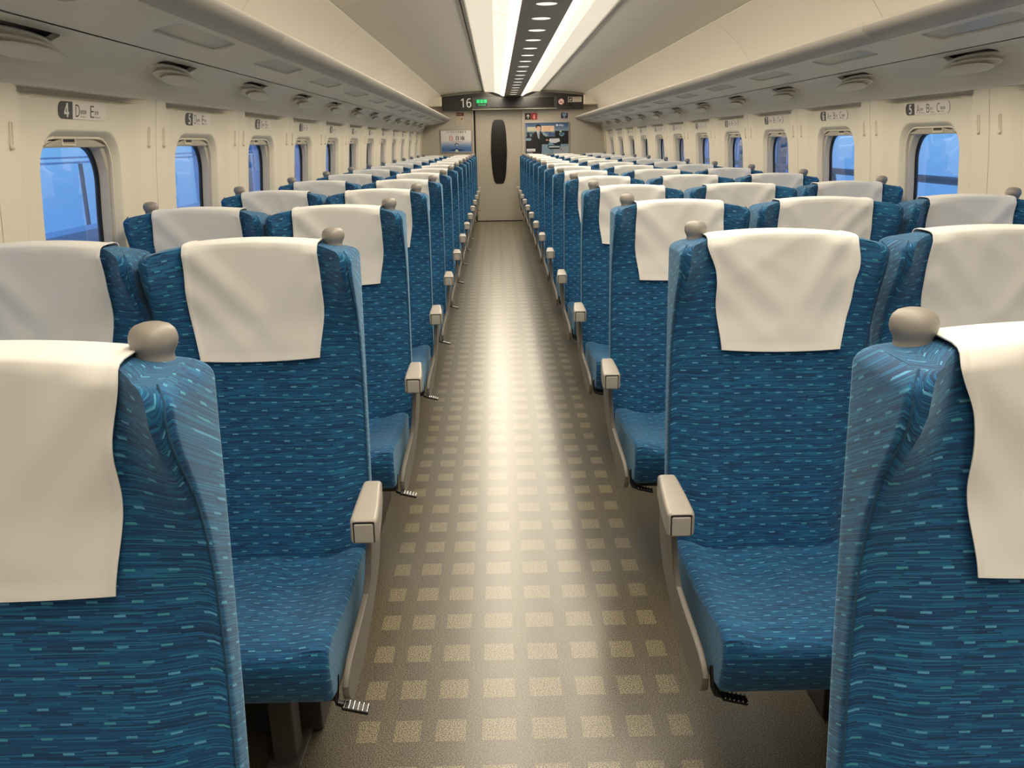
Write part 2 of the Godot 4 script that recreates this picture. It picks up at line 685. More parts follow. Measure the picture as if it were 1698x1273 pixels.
# a sheet over the rectangle r0..r1 with a rounded hole; tail: [inset, depth] rings that line the hole; edge: how deep the outer edge is turned in
func holed(b: MB, r0: Vector2, r1: Vector2, c: Vector2, h: Vector2, r: float, steps: int, tail: Array, edge: float, f: Callable, nside := 18):
	var bound := PackedVector2Array()
	for s in 4:
		for k in nside:
			var q := float(k) / nside
			bound.append([Vector2(lerpf(r0.x, r1.x, q), r0.y), Vector2(r1.x, lerpf(r0.y, r1.y, q)), Vector2(lerpf(r1.x, r0.x, q), r1.y), Vector2(r0.x, lerpf(r1.y, r0.y, q))][s])
	var rows := []
	if edge != 0.0:
		var row0 := PackedVector3Array()
		for p in bound:
			row0.append(f.call(p, edge))
		rows.append(row0)
	for j in steps + 1:
		var row := PackedVector3Array()
		for p in bound:
			var d := (p - c).normalized()
			row.append(f.call(p.lerp(c + d * rr_ray(d, h.x, h.y, r), float(j) / steps), 0.0))
		rows.append(row)
	for q in tail:
		var row := PackedVector3Array()
		for p in bound:
			var d := (p - c).normalized()
			row.append(f.call(c + d * rr_ray(d, h.x - q[0], h.y - q[0], maxf(0.004, r - q[0] * 0.6)), q[1]))
		rows.append(row)
	b.loft(rows)


func outline(c: Vector2, h: Vector2, r: float, inset: float, depth: float, f: Callable, extra := 0.0) -> PackedVector3Array:
	var row := PackedVector3Array()
	for k in 72:
		var d := Vector2.from_angle(TAU * k / 72)
		row.append(f.call(c + d * rr_ray(d, h.x - inset, h.y - inset, maxf(0.004, r - inset * 0.6) + extra), depth))
	return row


func build_walls():
	for s in [-1, 1]:
		var side: String = "left" if s < 0 else "right"
		var f := func(p: Vector2, depth: float) -> Vector3: return Vector3(s * (wall_x(p.x, p.y) + depth), p.y, -p.x)
		var eye := Vector3(0, 1.0, -0.5)
		var b := MB.new()
		holed(b, Vector2(0.002, 0.0), Vector2(1.038, 1.466), WC, WH, 0.11, 16, [[0.004, 0.0015], [0.010, 0.008], [0.017, 0.017], [0.022, 0.026]], 0.02, f)
		var panel := b.build(M.wall, 50, eye)
		b = MB.new()   # the outer skin behind the panels: no daylight between them
		var f2 := func(p: Vector2, depth: float) -> Vector3: return Vector3(s * (curve(WX, p.y) + 0.100 + depth), p.y, -p.x)
		holed(b, Vector2(0, -0.05), Vector2(1.04, 1.50), WC, WH + Vector2(0.075, 0.05), 0.15, 3, [[0.0, 0.02]], 0.03, f2)
		var skin := b.build(M.shell, 40, eye)
		# window parts
		b = MB.new()
		b.loft([outline(WC, WH, 0.11, 0.019, 0.022, f), outline(WC, WH, 0.11, 0.022, 0.019, f), outline(WC, WH, 0.11, 0.026, 0.020, f), outline(WC, WH, 0.11, 0.027, 0.045, f)])
		var lip := b.build(M.lip, 30, eye)
		b = MB.new()
		b.loft([outline(WC, WH, 0.11, 0.0265, 0.040, f), outline(WC, WH, 0.11, 0.031, 0.040, f), outline(WC, WH, 0.11, 0.0315, 0.030, f), outline(WC, WH, 0.11, 0.034, 0.029, f), outline(WC, WH, 0.11, 0.037, 0.034, f, 0.02), outline(WC, WH, 0.11, 0.041, 0.058, f, 0.035), outline(WC, WH, 0.11, 0.042, 0.072, f, 0.035)])
		var frame := b.build(M.frame, 30, eye)
		b = MB.new()
		b.loft([outline(WC, WH, 0.11, 0.0415, 0.062, f, 0.035), outline(WC, WH, 0.11, 0.042, 0.056, f, 0.035), outline(WC, WH, 0.11, 0.048, 0.058, f, 0.035), outline(WC, WH, 0.11, 0.049, 0.070, f, 0.035)])
		var seal := b.build(M.black, 30, eye)
		b = MB.new()
		b.loft([outline(WC, WH, 0.11, 0.0475, 0.064, f, 0.035)], true, true)
		var pane := b.build(M.glass, 40, eye)
		# blind rolled up: only its bottom bar shows under the lip
		b = MB.new()
		var rows := []
		for k in 13:
			var a := 0.31 + 0.43 * k / 12.0
			var top := 1.347 - 0.024 - 0.030 * pow(absf(a - 0.525) / 0.215, 3.0)
			var row := PackedVector3Array()
			for q in [[top, 0.034], [top, 0.024], [1.301, 0.0225], [1.297, 0.025], [1.297, 0.040]]:
				row.append(f.call(Vector2(a, minf(q[0], maxf(top, 1.299))), q[1]))
			rows.append(row)
		b.loft(rows, true, true, true)
		var blind := b.build(M.blind, 40)
		b = MB.new()
		var tilt := Basis(Vector3(0, 0, -s), Vector3(-s * 0.12, 1, 0).normalized(), Vector3(-s, -0.12, 0).normalized())
		var at := Transform3D(tilt, f.call(Vector2(0.470, 1.314), 0.0225))
		for q in [[0.0, 0.0095, 0.082, 0.004], [0.0, -0.0095, 0.082, 0.004], [-0.040, 0.0, 0.005, 0.021], [0.040, 0.0, 0.005, 0.021]]:
			b.box(Vector3(q[2], q[3], 0.006), 0.001, at * Transform3D(Basis(), Vector3(q[0], q[1], 0)))
		var pull := b.build(M.lip)
		b = MB.new()
		b.box(Vector3(0.075, 0.008, 0.003), 0.001, at * Transform3D(Basis(), Vector3(0, 0.003, 0)))
		var slot := b.build(M.dark)
		# coat hook: a long flush loop with a bead at its foot
		b = MB.new()
		var hk := Transform3D(tilt, Vector3(0, 0, 0))
		var lo := PackedVector3Array()
		for p in MB.ring(0.0062, 0.0335, 0.006, 5):
			lo.append(hk * Vector3(p.x, p.y, 0.002))
		lo.append(lo[0])
		b.tube(lo, 0.0014, 6, false)
		b.lathe([[0.001, -0.002], [0.0055, -0.001], [0.0065, 0.002], [0.005, 0.006], [0.001, 0.0075]], 12, Vector3.ZERO)
		for k in range(b.v.size() - 12 * 5 - 2, b.v.size()):
			var p := b.v[k]
			b.v[k] = hk * Vector3(p.x, p.z - 0.029, p.y + 0.002)
		var hook := b.build(M.lip)
		var wall := Node3D.new()
		wall.name = "wall_" + side
		add_child(wall)
		tag(wall, "cream %s side wall of moulded panels with deep window openings" % side, "wall", "", "structure")
		for j in range(-3, 12):
			var at0 := Vector3(0, 0, SEAM0 - PITCH * j)
			var p := obj("wall_panel", panel, wall, at0)
			for a in [0.070, 0.968]:
				obj("coat_hook", hook, p, f.call(Vector2(a, 1.328), -0.001))
			obj("outer_skin", skin, wall, at0)
			var win := Node3D.new()
			win.name = "window_%d" % (j + 4 + (0 if s < 0 else 15))
			add_child(win)
			win.position = at0
			tag(win, "rounded %s side train window %s, with its blind rolled up" % [side, ("below the row %d seat sign" % (j + 4))], "window", "windows along the carriage", "structure")
			obj("window_frame", frame, win)
			obj("frame_lip", lip, win)
			obj("rubber_seal", seal, win)
			obj("pane", pane, win)
			var bl := obj("roller_blind", blind, win)
			obj("pull_handle", pull, bl)
			obj("handle_slot", slot, bl)
		# the narrow closing piece by the end wall, and the upper wall behind the racks
		var z0 := SEAM0 - PITCH * 12
		b = MB.new()
		rows = []
		for z in [z0 - 0.002, Z_END - 0.05]:
			var row := PackedVector3Array()
			for y in [0.0, 0.7, 1.08, 1.25, 1.466, 1.5]:
				row.append(Vector3(s * curve(WX, y), y, z))
			for y in [1.5, 0.0]:
				row.append(Vector3(s * (curve(WX, y) + 0.1), y, z))
			rows.append(row)
		b.loft(rows, true, true, true)
		obj("wall_panel", b.build(M.wall, 20), wall)
		var up := MB.new()
		rows = []
		for z in [Z_BACK + 0.05, Z_END - 0.1]:
			var row := PackedVector3Array()
			for q in [[1.484, 1.466], [1.484, 1.9], [1.56, 1.9], [1.62, 1.485], [1.60, 1.466]]:
				row.append(Vector3(s * q[0], q[1], z))
			rows.append(row)
		up.loft(rows, true, true, true)
		obj("upper_wall", up.build(M.shell, 20), wall)


# ---------------------------------------------------------------- ceiling
func strip(prof: Array, z0: float, z1: float, s: int, m: Material, eye: Vector3, crease := 35.0, nz := 1) -> ArrayMesh:
	var b := MB.new()
	var rows := []
	for k in nz + 1:
		var row := PackedVector3Array()
		for q in prof:
			row.append(Vector3(s * q[0], q[1], lerpf(z0, z1, float(k) / nz)))
		rows.append(row)
	b.loft(rows, false)
	return b.build(m, crease, eye)


func bar(prof: Array, z0: float, z1: float, s: int, m: Material, crease := 35.0) -> ArrayMesh:
	var b := MB.new()
	var rows := []
	for z in [z0, z1]:
		var row := PackedVector3Array()
		for q in prof:
			row.append(Vector3(s * q[0], q[1], z))
		rows.append(row)
	b.loft(rows, true, true, true)
	return b.build(m, crease)


func build_ceiling():
	var ce := Node3D.new()
	ce.name = "ceiling"
	add_child(ce)
	tag(ce, "pale vaulted carriage ceiling of long panels on both sides of the light strips", "ceiling", "", "structure")
	obj("roof_shell", box_mesh(Vector3(3.3, 0.05, Z_BACK - Z_END + 0.3), M.shell), ce, Vector3(0, 2.18, (Z_BACK + Z_END) / 2))
	for s in [-1, 1]:
		var flank := MB.new()
		var rows := []
		for z in [Z_BACK + 0.1, Z_END - 0.12]:
			rows.append(PackedVector3Array([Vector3(s * 1.50, 1.88, z), Vector3(s * 1.50, 2.16, z), Vector3(s * 1.58, 2.16, z), Vector3(s * 1.58, 1.88, z)]))
		flank.loft(rows, true, true, true)
		obj("roof_flank", flank.build(M.shell), ce)
		var prof := []
		for k in 9:
			var u := lerpf(0.482, 1.149, k / 8.0)
			prof.append([u, 2.084 - 0.054 * pow((u - 0.482) / 0.667, 1.6)])
		prof = [[0.480, 2.105]] + prof + [[1.151, 2.045]]
		var cove := [[1.152, 2.045], [1.154, 2.027], [1.20, 1.998], [1.26, 1.952], [1.33, 1.885], [1.39, 1.80], [1.425, 1.73], [1.44, 1.665]]
		var z := 1.94
		while z > Z_END + 0.1:
			var a := minf(z - 0.0015, Z_BACK)
			var b := maxf(z - 2.08 + 0.0015, Z_END)
			if a > b:
				obj("ceiling_panel", strip(prof, a, b, s, M.ceiling, Vector3(0, 0, -7)), ce)
			var ca := minf(z + 0.26 - 0.0015, Z_BACK)
			var cb := maxf(z - 1.82 + 0.0015, Z_END)
			if ca > cb:
				obj("cove_panel", strip(cove, ca, cb, s, M.ceiling, Vector3(0, 1.0, -7)), ce)
			z -= 2.08
		# block that closes the cove at the end wall
		var eb := MB.new()
		eb.box(Vector3(0.34, 0.162, 0.26), 0.022, Transform3D(Basis(), Vector3(s * 1.313, 1.93, Z_END + 0.125)))
		obj("end_block", eb.build(M.wall), ce)
	for s in [-1, 1]:
		var t := obj("trim_%d" % (1 if s < 0 else 2), bar([[0.449, 2.078], [0.452, 2.073], [0.470, 2.073], [0.473, 2.078], [0.473, 2.11], [0.449, 2.11]], Z_BACK, Z_END, s, M.trim), self)
		tag(t, "dark edge trim along the %s ceiling light strip" % ("left" if s < 0 else "right"), "trim", "", "structure")


func build_ceiling_lights():
	M.diffuser = glow(Color(1.0, 0.87, 0.66), 0.64)
	M.diffuser_inner_glow = glow(Color(1.0, 0.89, 0.70), 0.95)  # inner part of the diffuser glows more: its outward fade of light in steps
	M.joint = glow(Color(1.0, 0.82, 0.58), 0.40)
	M.lamp = glow(Color(1.0, 0.9, 0.72), 2.2)
	M.disc = glow(Color(1.0, 0.92, 0.80), 1.0)
	var l := 1.18
	for s in [-1, 1]:
		var side: String = "left" if s < 0 else "right"
		var cl := thing("ceiling_light", "long luminous %s strip of the ceiling, curved pale diffusers end to end" % side, "ceiling light", Vector3.ZERO, "ceiling light strips")
		var prof := []
		for k in 9:
			var q := k / 8.0
			prof.append([lerpf(0.196, 0.447, q), 2.022 + 0.056 * (1 - (1 - q) * (1 - q))])
		var z := -5.68 + l * 6
		while z > Z_END + 0.1:
			var a := minf(z - 0.003, Z_BACK)
			var b := maxf(z - l + 0.003, Z_END)
			if a > b:
				obj("diffuser", strip(prof.slice(3), a, b, s, M.diffuser, Vector3(0, 0, -7)), cl)
				obj("diffuser_inner_glow", strip(prof.slice(0, 4), a, b, s, M.diffuser_inner_glow, Vector3(0, 0, -7)), cl)
			z -= l
		for k in 13:
			var zj: float = -5.68 + l * 5 - l * k
			if zj < Z_BACK and zj > Z_END + 0.05:
				var under := []
				for q in prof:
					under.append([q[0], q[1] - 0.0018])
				obj("joint_strip", strip(under, zj + 0.005, zj - 0.005, s, M.joint, Vector3(0, 0, -7)), cl)
		obj("lamp_bar", bar([[0.136, 2.002], [0.150, 2.001], [0.170, 2.008], [0.190, 2.017], [0.196, 2.024], [0.136, 2.03]], Z_BACK, Z_END, s, M.lamp), cl)
		# a back plate so that no light leaks up
		obj("housing", strip([[0.10, 2.10], [0.46, 2.115]], Z_BACK, Z_END, s, M.shell, Vector3(0, 0, -7)), cl)
	var tr := thing("ceiling_channel", "grey channel along the middle of the ceiling between the light strips", "ceiling channel")
	var p := [[-0.135, 2.05], [-0.135, 2.003], [-0.131, 1.999], [0.131, 1.999], [0.135, 2.003], [0.135, 2.05]]
	obj("channel", bar(p, Z_BACK, Z_END, 1, M.tray), tr)
	for k in 17:
		var at := Vector3(0, 1.999, -5.026 - 0.5762 * k)
		if at.z < Z_END + 0.1:
			continue
		var d := thing("downlight", "small round ceiling downlight, %s from the near end of the visible row" % ORD[k], "downlight", at, "downlights in the ceiling channel")
		var b := MB.new()
		b.lathe([[0.057, -0.0004], [0.060, -0.0022], [0.063, -0.002], [0.0635, -0.0003]], 28)
		obj("rim", b.build(M.tray), d)
		b = MB.new()
		b.lathe([[0.0575, -0.0004], [0.054, -0.002], [0.03, -0.0035], [0.001, -0.004]], 28)
		obj("lens", b.build(M.disc), d)


# ---------------------------------------------------------------- luggage racks, vents
const COVE := [[0.0, Vector2(1.3185, 1.5735)], [0.30, Vector2(1.380, 1.568)], [0.55, Vector2(1.430, 1.543)], [0.78, Vector2(1.462, 1.503)], [1.0, Vector2(1.479, 1.452)]]


func cove_at(q: float) -> Vector2:
	q = clampf(q, 0, 1)
	var p: Array = []
	for e in COVE:
		p.append(e[1])
	var k := 0
	while k < 3 and q > COVE[k + 1][0]:
		k += 1
	var f: float = (q - COVE[k][0]) / (COVE[k + 1][0] - COVE[k][0])
	return p[k].cubic_interpolate(p[k + 1], p[maxi(k - 1, 0)] if k > 0 else p[0] * 2 - p[1], p[mini(k + 2, 4)] if k < 3 else p[4] * 2 - p[3], f)


func cove_normal(q: float) -> Vector2:
	var d := (cove_at(minf(q + 0.02, 1)) - cove_at(maxf(q - 0.02, 0))).normalized()
	return Vector2(d.y, -d.x)


func cove_depth(e: float) -> float:   # how far the flank lies behind its chord, at the distance e along the chord
	return curve([[0.0, 0.0], [0.0557, -0.0324], [0.1106, -0.0427], [0.160, -0.030], [0.205, 0.0]], e)


func prof_length(p: Array) -> float:
	var l := 0.0
	for k in p.size() - 1:
		l += Vector2(p[k][0], p[k][1]).distance_to(Vector2(p[k + 1][0], p[k + 1][1]))
	return l


func build_racks():
	for s in [-1, 1]:
		var side: String = "two-seat" if s < 0 else "three-seat"
		var rack := thing("luggage_rack", "long overhead luggage rack with a rounded grey nose above the %s side" % side, "luggage rack", Vector3.ZERO, "overhead luggage racks")
		var eye := Vector3(0, 1.0, -7)
		var nose := [[1.108, 1.622], [1.080, 1.622], [1.052, 1.630], [1.030, 1.642], [1.018, 1.655], [1.015, 1.666], [1.020, 1.676], [1.034, 1.681], [1.060, 1.681], [1.085, 1.676], [1.108, 1.668]]
		var z := SEAM0 - PITCH - 0.03 + 2.08 * 3
		while z > Z_END + 0.05:
			var a := minf(z - 0.0015, Z_BACK)
			var b := maxf(z - 2.08 + 0.0015, Z_END)
			if a > b:
				obj("rack_nose", bar(nose, a, b, s, M.nose), rack)
			z -= 2.08
		obj("rack_tray", bar([[1.109, 1.672], [1.46, 1.664], [1.484, 1.664], [1.484, 1.652], [1.109, 1.660]], Z_BACK, Z_END, s, M.nose), rack)
		# underside: panels two modules long, each with two sunk translucent panes
		var A := Vector2(1.108, 1.6215)
		var B := Vector2(1.3158, 1.5760)
		var dir := (B - A).normalized()
		var up := Vector2(-dir.y, dir.x)
		var f := func(p: Vector2, depth: float) -> Vector3:
			var q := A + dir * p.y + up * depth
			return Vector3(s * q.x, q.y, -p.x)
		var chord := (B - A).length()
		var pc := Vector2(0.577, 0.069)
		var ph := Vector2(0.282, 0.044)
		for n in range(-2, 6):
			var b := MB.new()
			var j0 := n * 2 + 1
			for m in 2:
				if j0 + m > 11 or j0 + m < -3:
					continue
				var g := func(p: Vector2, depth: float) -> Vector3: return f.call(p + Vector2(PITCH * m, 0), depth)
				var a0 := 0.001 if m == 0 else 0.0
				var a1 := PITCH - (0.001 if m == 1 else 0.0)
				if j0 + m == 11:
					a1 = PITCH + 0.25
				holed(b, Vector2(a0, 0.0), Vector2(a1, chord), pc, ph, 0.030, 3, [[0.0015, 0.001], [0.002, 0.007], [0.004, 0.0075]], 0.004, g, 14)
			var at := Vector3(0, 0, SEAM0 - PITCH * j0 - 0.035)
			var up_panel := obj("underside_panel", b.build(M.rack, 30, eye), rack, at)
			for m in 2:
				if j0 + m > 11 or j0 + m < -3:
					continue
				var w := MB.new()
				var row := PackedVector3Array()
				for p in MB.ring(ph.x - 0.003, ph.y - 0.003, 0.028, 5):
					row.append(f.call(pc + p, 0.0065))
				var row2 := PackedVector3Array()
				for p in row:
					row2.append(p + Vector3(0, 0.004, 0))
				w.loft([row, row2], true, true, true)
				obj("pane", w.build(M.rack_pane, 30), up_panel, Vector3(0, 0, -PITCH * m))
		# the curved lower flank that carries the vents
		var prof := []
		for k in 15:
			var q := cove_at(k / 14.0)
			prof.append([q.x, q.y])
		var fl := prof_length(prof)
		var fm := func(p: Vector2, depth: float) -> Vector3:
			var q := clampf(p.y / fl, 0, 1)
			var c := cove_at(q) - cove_normal(q) * depth
			return Vector3(s * c.x, c.y, -p.x)
		for j in range(-3, 13):
			var cut: bool = (j + 3) % 3 == 0   # every third vent stands on a joint between two panels
			var lim := Vector2(-PITCH / 2, PITCH / 2)
			if j == 12:
				lim.y = -(Z_END - (SEAM0 - PITCH * j))
			if j == -3:
				lim.x = -(Z_BACK - (SEAM0 - PITCH * j))
			var bound := PackedVector2Array()
			var gap := 0.0008 if cut else 0.0
			for k in 13:
				bound.append(Vector2(lerpf(gap, lim.y, k / 12.0), fl))
			for k in range(1, 13):
				bound.append(Vector2(lim.y, lerpf(fl, 0, k / 12.0)))
			for k in range(1, 25):
				bound.append(Vector2(lerpf(lim.y, lim.x, k / 24.0), 0))
			for k in range(1, 13):
				bound.append(Vector2(lim.x, lerpf(0, fl, k / 12.0)))
			for k in range(1, 13):
				bound.append(Vector2(lerpf(lim.x, -gap, k / 12.0), fl))
			var b := MB.new()
			var rows := []
			var hc := Vector2(0.0, 0.088)
			for r in 10:
				var row := PackedVector3Array()
				for p in bound:
					var d := (p - hc).normalized()
					var hole := hc + d * rr_ray(d, 0.172, 0.030, 0.0295)
					row.append(fm.call(p.lerp(hole, minf(r / 6.0, 1.0)), [0.0, 0.0, 0.0, 0.0, 0.0, 0.0, 0.0, 0.0015, 0.010, 0.014][r]))
				rows.append(row)
			b.loft(rows, false)
			obj("flank_panel", b.build(M.rack, 50, eye), rack, Vector3(0, 0, SEAM0 - PITCH * j))
		obj("flank_lip", strip([[1.4785, 1.4525], [1.482, 1.4510], [1.505, 1.4510]], Z_BACK, Z_END, s, M.rack, eye), rack)
		# the air duct behind the openings
		obj("air_duct", strip([[1.316, 1.660], [1.395, 1.640], [1.470, 1.605], [1.530, 1.545]], Z_BACK, Z_END, s, M.duct, eye), rack)
		# vents: a shallow oval housing, two thick curved louvres over a dark mouth, a bulging plate below
		var C0 := Vector2(1.316, 1.576)
		var ce := (Vector2(1.479, 1.452) - C0).normalized()
		var cm := Vector2(ce.y, -ce.x)
		var vf := func(z: float, e: float, m: float) -> Vector3:
			var q := C0 + ce * e + cm * m
			return Vector3(s * q.x, q.y, z)
		var lens_plate := func(hz: float, he: float, ec: float, m0: float, th: float, bulge: float) -> ArrayMesh:
			var vb := MB.new()
			var vrows := []
			for g in [[0.02, th / 2 + bulge], [0.45, th / 2 + bulge * 0.82], [0.75, th / 2 + bulge * 0.45], [0.92, th / 2], [0.975, th * 0.35], [1.0, 0.0], [0.975, -th * 0.35], [0.92, -th / 2], [0.02, -th / 2]]:
				var row := PackedVector3Array()
				for k in 56:
					var w := TAU * k / 56
					row.append(vf.call(hz * g[0] * cos(w), ec + he * (1 - (1 - g[0]) * 1.0) * sin(w), m0 + g[1]))
				vrows.append(row)
			vb.loft(vrows, true, true, true)
			return vb.build(M.vent, 55)
		var louvres := [lens_plate.call(0.202, 0.027, 0.0985, -0.0410, 0.0105, 0.0), lens_plate.call(0.198, 0.026, 0.0965, -0.0165, 0.0105, 0.0)]
		var plate_mesh: ArrayMesh = lens_plate.call(0.190, 0.0235, 0.0890, 0.0095, 0.0080, 0.003)
		var core := MB.new()
		var crow := []
		for m in [-0.060, 0.008]:
			var row := PackedVector3Array()
			for k in 40:
				var w := TAU * k / 40
				row.append(vf.call(0.140 * cos(w), 0.1045 + 0.006 * sin(w), m))
			crow.append(row)
		core.loft(crow, true, true, true)
		var core_mesh := core.build(M.vent, 40)
		var fin := MB.new()
		fin.box(Vector3(0.003, 0.060, 0.014), 0.001, Transform3D(Basis(Vector3(0, 0, 1), Vector3(s * cm.x, cm.y, 0), Vector3(s * ce.x, ce.y, 0)), vf.call(0.0, 0.090, -0.022)))
		var fin_mesh := fin.build(M.vent)
		for j in 12:
			var z0 := -2.215 - PITCH * j
			if s > 0 and j == 0:
				continue
			var vt := thing("air_vent", "oval cream air vent of three overlapping louvres, %s from the near end, %s side" % [ORD[j if s < 0 else j - 1], side], "air vent", Vector3(0, 0, z0), "air vents under the %s rack" % side)
			for zf in [-0.11, 0.02, 0.12]:
				obj("divider", fin_mesh, vt, Vector3(0, 0, zf))
			for pm in louvres:
				obj("louvre", pm, vt)
			obj("lower_plate", plate_mesh, vt)
			obj("core", core_mesh, vt)


# ---------------------------------------------------------------- end wall with the door
func sign_board(called: String, label: String, category: String, w: float, h: float, at: Vector3, face: Material, depth := 0.004, r := 0.004, group := "") -> MeshInstance3D:
	var b := MB.new()
	b.prism(MB.ring(w / 2, h / 2, r, 4), depth)
	var o := obj(called, b.build(face, 20), self, at)
	tag(o, label, category, group)
	return o


func build_end_wall():
	var ew := Node3D.new()
	ew.name = "wall_end"
	add_child(ew)
	tag(ew, "beige end wall of the carriage around the sliding door", "wall", "", "structure")
	var t := 0.10
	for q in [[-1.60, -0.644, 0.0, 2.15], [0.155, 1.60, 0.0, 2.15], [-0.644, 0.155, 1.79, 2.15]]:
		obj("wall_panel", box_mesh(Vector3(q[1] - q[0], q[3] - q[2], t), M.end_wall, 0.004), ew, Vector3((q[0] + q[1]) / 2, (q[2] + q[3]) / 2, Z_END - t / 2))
	var tr := obj("trim_3", box_mesh(Vector3(0.012, 1.79, 0.02), M.lip, 0.003), self, Vector3(0.161, 0.895, Z_END + 0.004))
	tag(tr, "thin pale upright trim on the right edge of the end doorway", "trim", "", "structure")
	tr = obj("trim_4", box_mesh(Vector3(0.010, 1.79, 0.02), M.lip, 0.003), self, Vector3(-0.650, 0.895, Z_END + 0.004))
	tag(tr, "thin pale upright trim on the left edge of the end doorway", "trim", "", "structure")
	var door := Node3D.new()
	door.name = "door_1"
	add_child(door)
	door.position = Vector3(-0.235, 0, Z_END - 0.06)
	tag(door, "beige sliding door at the end of the aisle with a tall dark oval window", "door", "", "structure")
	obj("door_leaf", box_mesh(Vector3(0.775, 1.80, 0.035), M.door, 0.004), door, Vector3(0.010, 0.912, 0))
	obj("added_sky_blocker", box_mesh(Vector3(1.1, 2.0, 0.02), M.dark, 0.001), door, Vector3(0, 0.96, -0.06))  # unseen dark sheet added to keep the sky out of the door gaps
	obj("floor_groove", box_mesh(Vector3(0.80, 0.010, 0.03), M.dark, 0.001), door, Vector3(0, 0.006, 0.035))
	obj("door_pocket", box_mesh(Vector3(0.03, 1.79, 0.03), M.dark, 0.001), door, Vector3(-0.396, 0.9, 0.0))
	var poly := PackedVector2Array()
	for k in 48:
		var a := TAU * k / 48
		var y := 0.507 * signf(sin(a)) * pow(absf(sin(a)), 0.30)
		var hw := 0.128 - 0.032 * pow(absf(y) / 0.507, 2.0) - (0.010 if y < 0 else 0.0) * (-y / 0.507)
		poly.append(Vector2(hw * signf(cos(a)) * pow(absf(cos(a)), 0.34), y))
	var b := MB.new()
	b.prism(poly, 0.006)
	obj("door_window", b.build(M.black_glass, 20), door, Vector3(0, 1.128, 0.019))
	b = MB.new()
	var ring := PackedVector3Array()
	for p in poly:
		ring.append(Vector3(p.x * 1.03, p.y * 1.008, 0))
	ring.append(ring[0])
	b.tube(ring, 0.004, 6, false)
	obj("window_gasket", b.build(M.black), door, Vector3(0, 1.128, 0.019))
	# black header with the car number, the seat sign and the dark display
	var zh := Z_END + 0.07
	var hd := thing("header_panel", "black overhead panel above the end door carrying the number 16", "header panel", Vector3(0, 0, zh))
	var arc := PackedVector2Array([Vector2(-1.142, 1.792), Vector2(1.142, 1.792)])
	for k in 25:
		var u := lerpf(1.142, -1.142, k / 24.0)
		arc.append(Vector2(u, 2.075 - 0.075 * pow(absf(u) / 1.142, 1.7)))
	b = MB.new()
	b.prism(arc, 0.14)
	obj("casing", b.build(M.header, 20), hd)
	obj("bottom_rail", box_mesh(Vector3(1.38, 0.016, 0.012), M.trim, 0.003), hd, Vector3(0.03, 1.802, 0.072))
	b = MB.new()
	for q in [[0.03, 1.905, 1.375, 0.165]]:
		b.box(Vector3(q[2], q[3], 0.012), 0.004, Transform3D(Basis(), Vector3(q[0], q[1], 0.070)))
	obj("display_bezel", b.build(mat(Color(0.045, 0.043, 0.038), 0.4)), hd)
	obj("display_screen", box_mesh(Vector3(1.03, 0.150, 0.006), mat(Color(0.014, 0.012, 0.010), 0.15), 0.002), hd, Vector3(0.153, 1.903, 0.075))
	for x in [-0.845, -0.662, 0.722, 0.850]:
		obj("panel_joint", box_mesh(Vector3(0.006, 0.205, 0.004), M.dark, 0.001), hd, Vector3(x, 1.900, 0.071))
	var tm := TextMesh.new()
	tm.text = "16"
	tm.font = font
	tm.font_size = 64
	tm.pixel_size = 0.0030
	tm.depth = 0.002
	tm.material = M.white
	var num := obj("car_number", tm, hd, Vector3(-0.755, 1.903, 0.0722))
	num.scale = Vector3(0.90, 1.0, 1.0)
	var p := Print.new(192, 120, Color(0.0, 0.012, 0.006))
	glyphs(p, "指定席", 8, 8, 52, 58, 61, 6.0, Color(0.10, 0.95, 0.48))
	p.rect(6, 6, 180, 62, Color(0.02, 0.62, 0.30))
	glyphs(p, "指定席", 10, 9, 50, 54, 60, 6.5, Color(0.14, 1.0, 0.55))
	p.text("Reserved", font_bold, 34, 80, 124, 24, Color(0.14, 0.9, 0.5))
	var gm := textured(p.texture(), 0.3)
	gm.emission_enabled = true
	gm.emission = Color.BLACK
	gm.emission_texture = gm.albedo_texture
	gm.emission_energy_multiplier = 0.9
	gm.albedo_texture = null
	gm.albedo_color = Color(0.02, 0.02, 0.02)
	b = MB.new()
	b.prism(MB.ring(0.095, 0.0595, 0.003, 2), 0.008)
	obj("led_sign", b.build(gm, 20), hd, Vector3(-0.497, 1.904, 0.0735))
	var lamp := OmniLight3D.new()
	lamp.name = "led_sign_light"
	lamp.light_color = Color(0.14, 1.0, 0.55)
	lamp.light_energy = 0.0012
	lamp.light_size = 0.04
	lamp.omni_range = 30.0
	lamp.omni_attenuation = 2.0
	lamp.shadow_enabled = true
	lamp.position = Vector3(-0.497, 1.904, zh + 0.13)
	add_child(lamp)
	# no-smoking sign
	p = Print.new(128, 128, Color(0.05, 0.04, 0.035))
	p.disc(Vector2(64, 64), 52, Color(0.50, 0.12, 0.10))
	p.disc(Vector2(64, 64), 44, Color(0.93, 0.80, 0.77))
	p.rect(34, 70, 48, 9, Color(0.25, 0.12, 0.11))
	p.rect(85, 70, 5, 9, Color(0.25, 0.12, 0.11))
	p.strokes("4,1 3.4,3 4.6,4.4 4,6", 70, 34, 26, 50, 4, Color(0.25, 0.12, 0.11))
	p.line(Vector2(32, 32), Vector2(96, 96), 9, Color(0.50, 0.12, 0.10))
	sign_board("no_smoking_sign", "round red and white no smoking sign on the black header", "sign", 0.125, 0.125, Vector3(0.784, 1.903, zh + 0.072), textured(p.texture()))
	p = Print.new(220, 80, Color(0.80, 0.76, 0.70))
	p.rect(8, 8, 62, 62, Color(0.06, 0.055, 0.05))
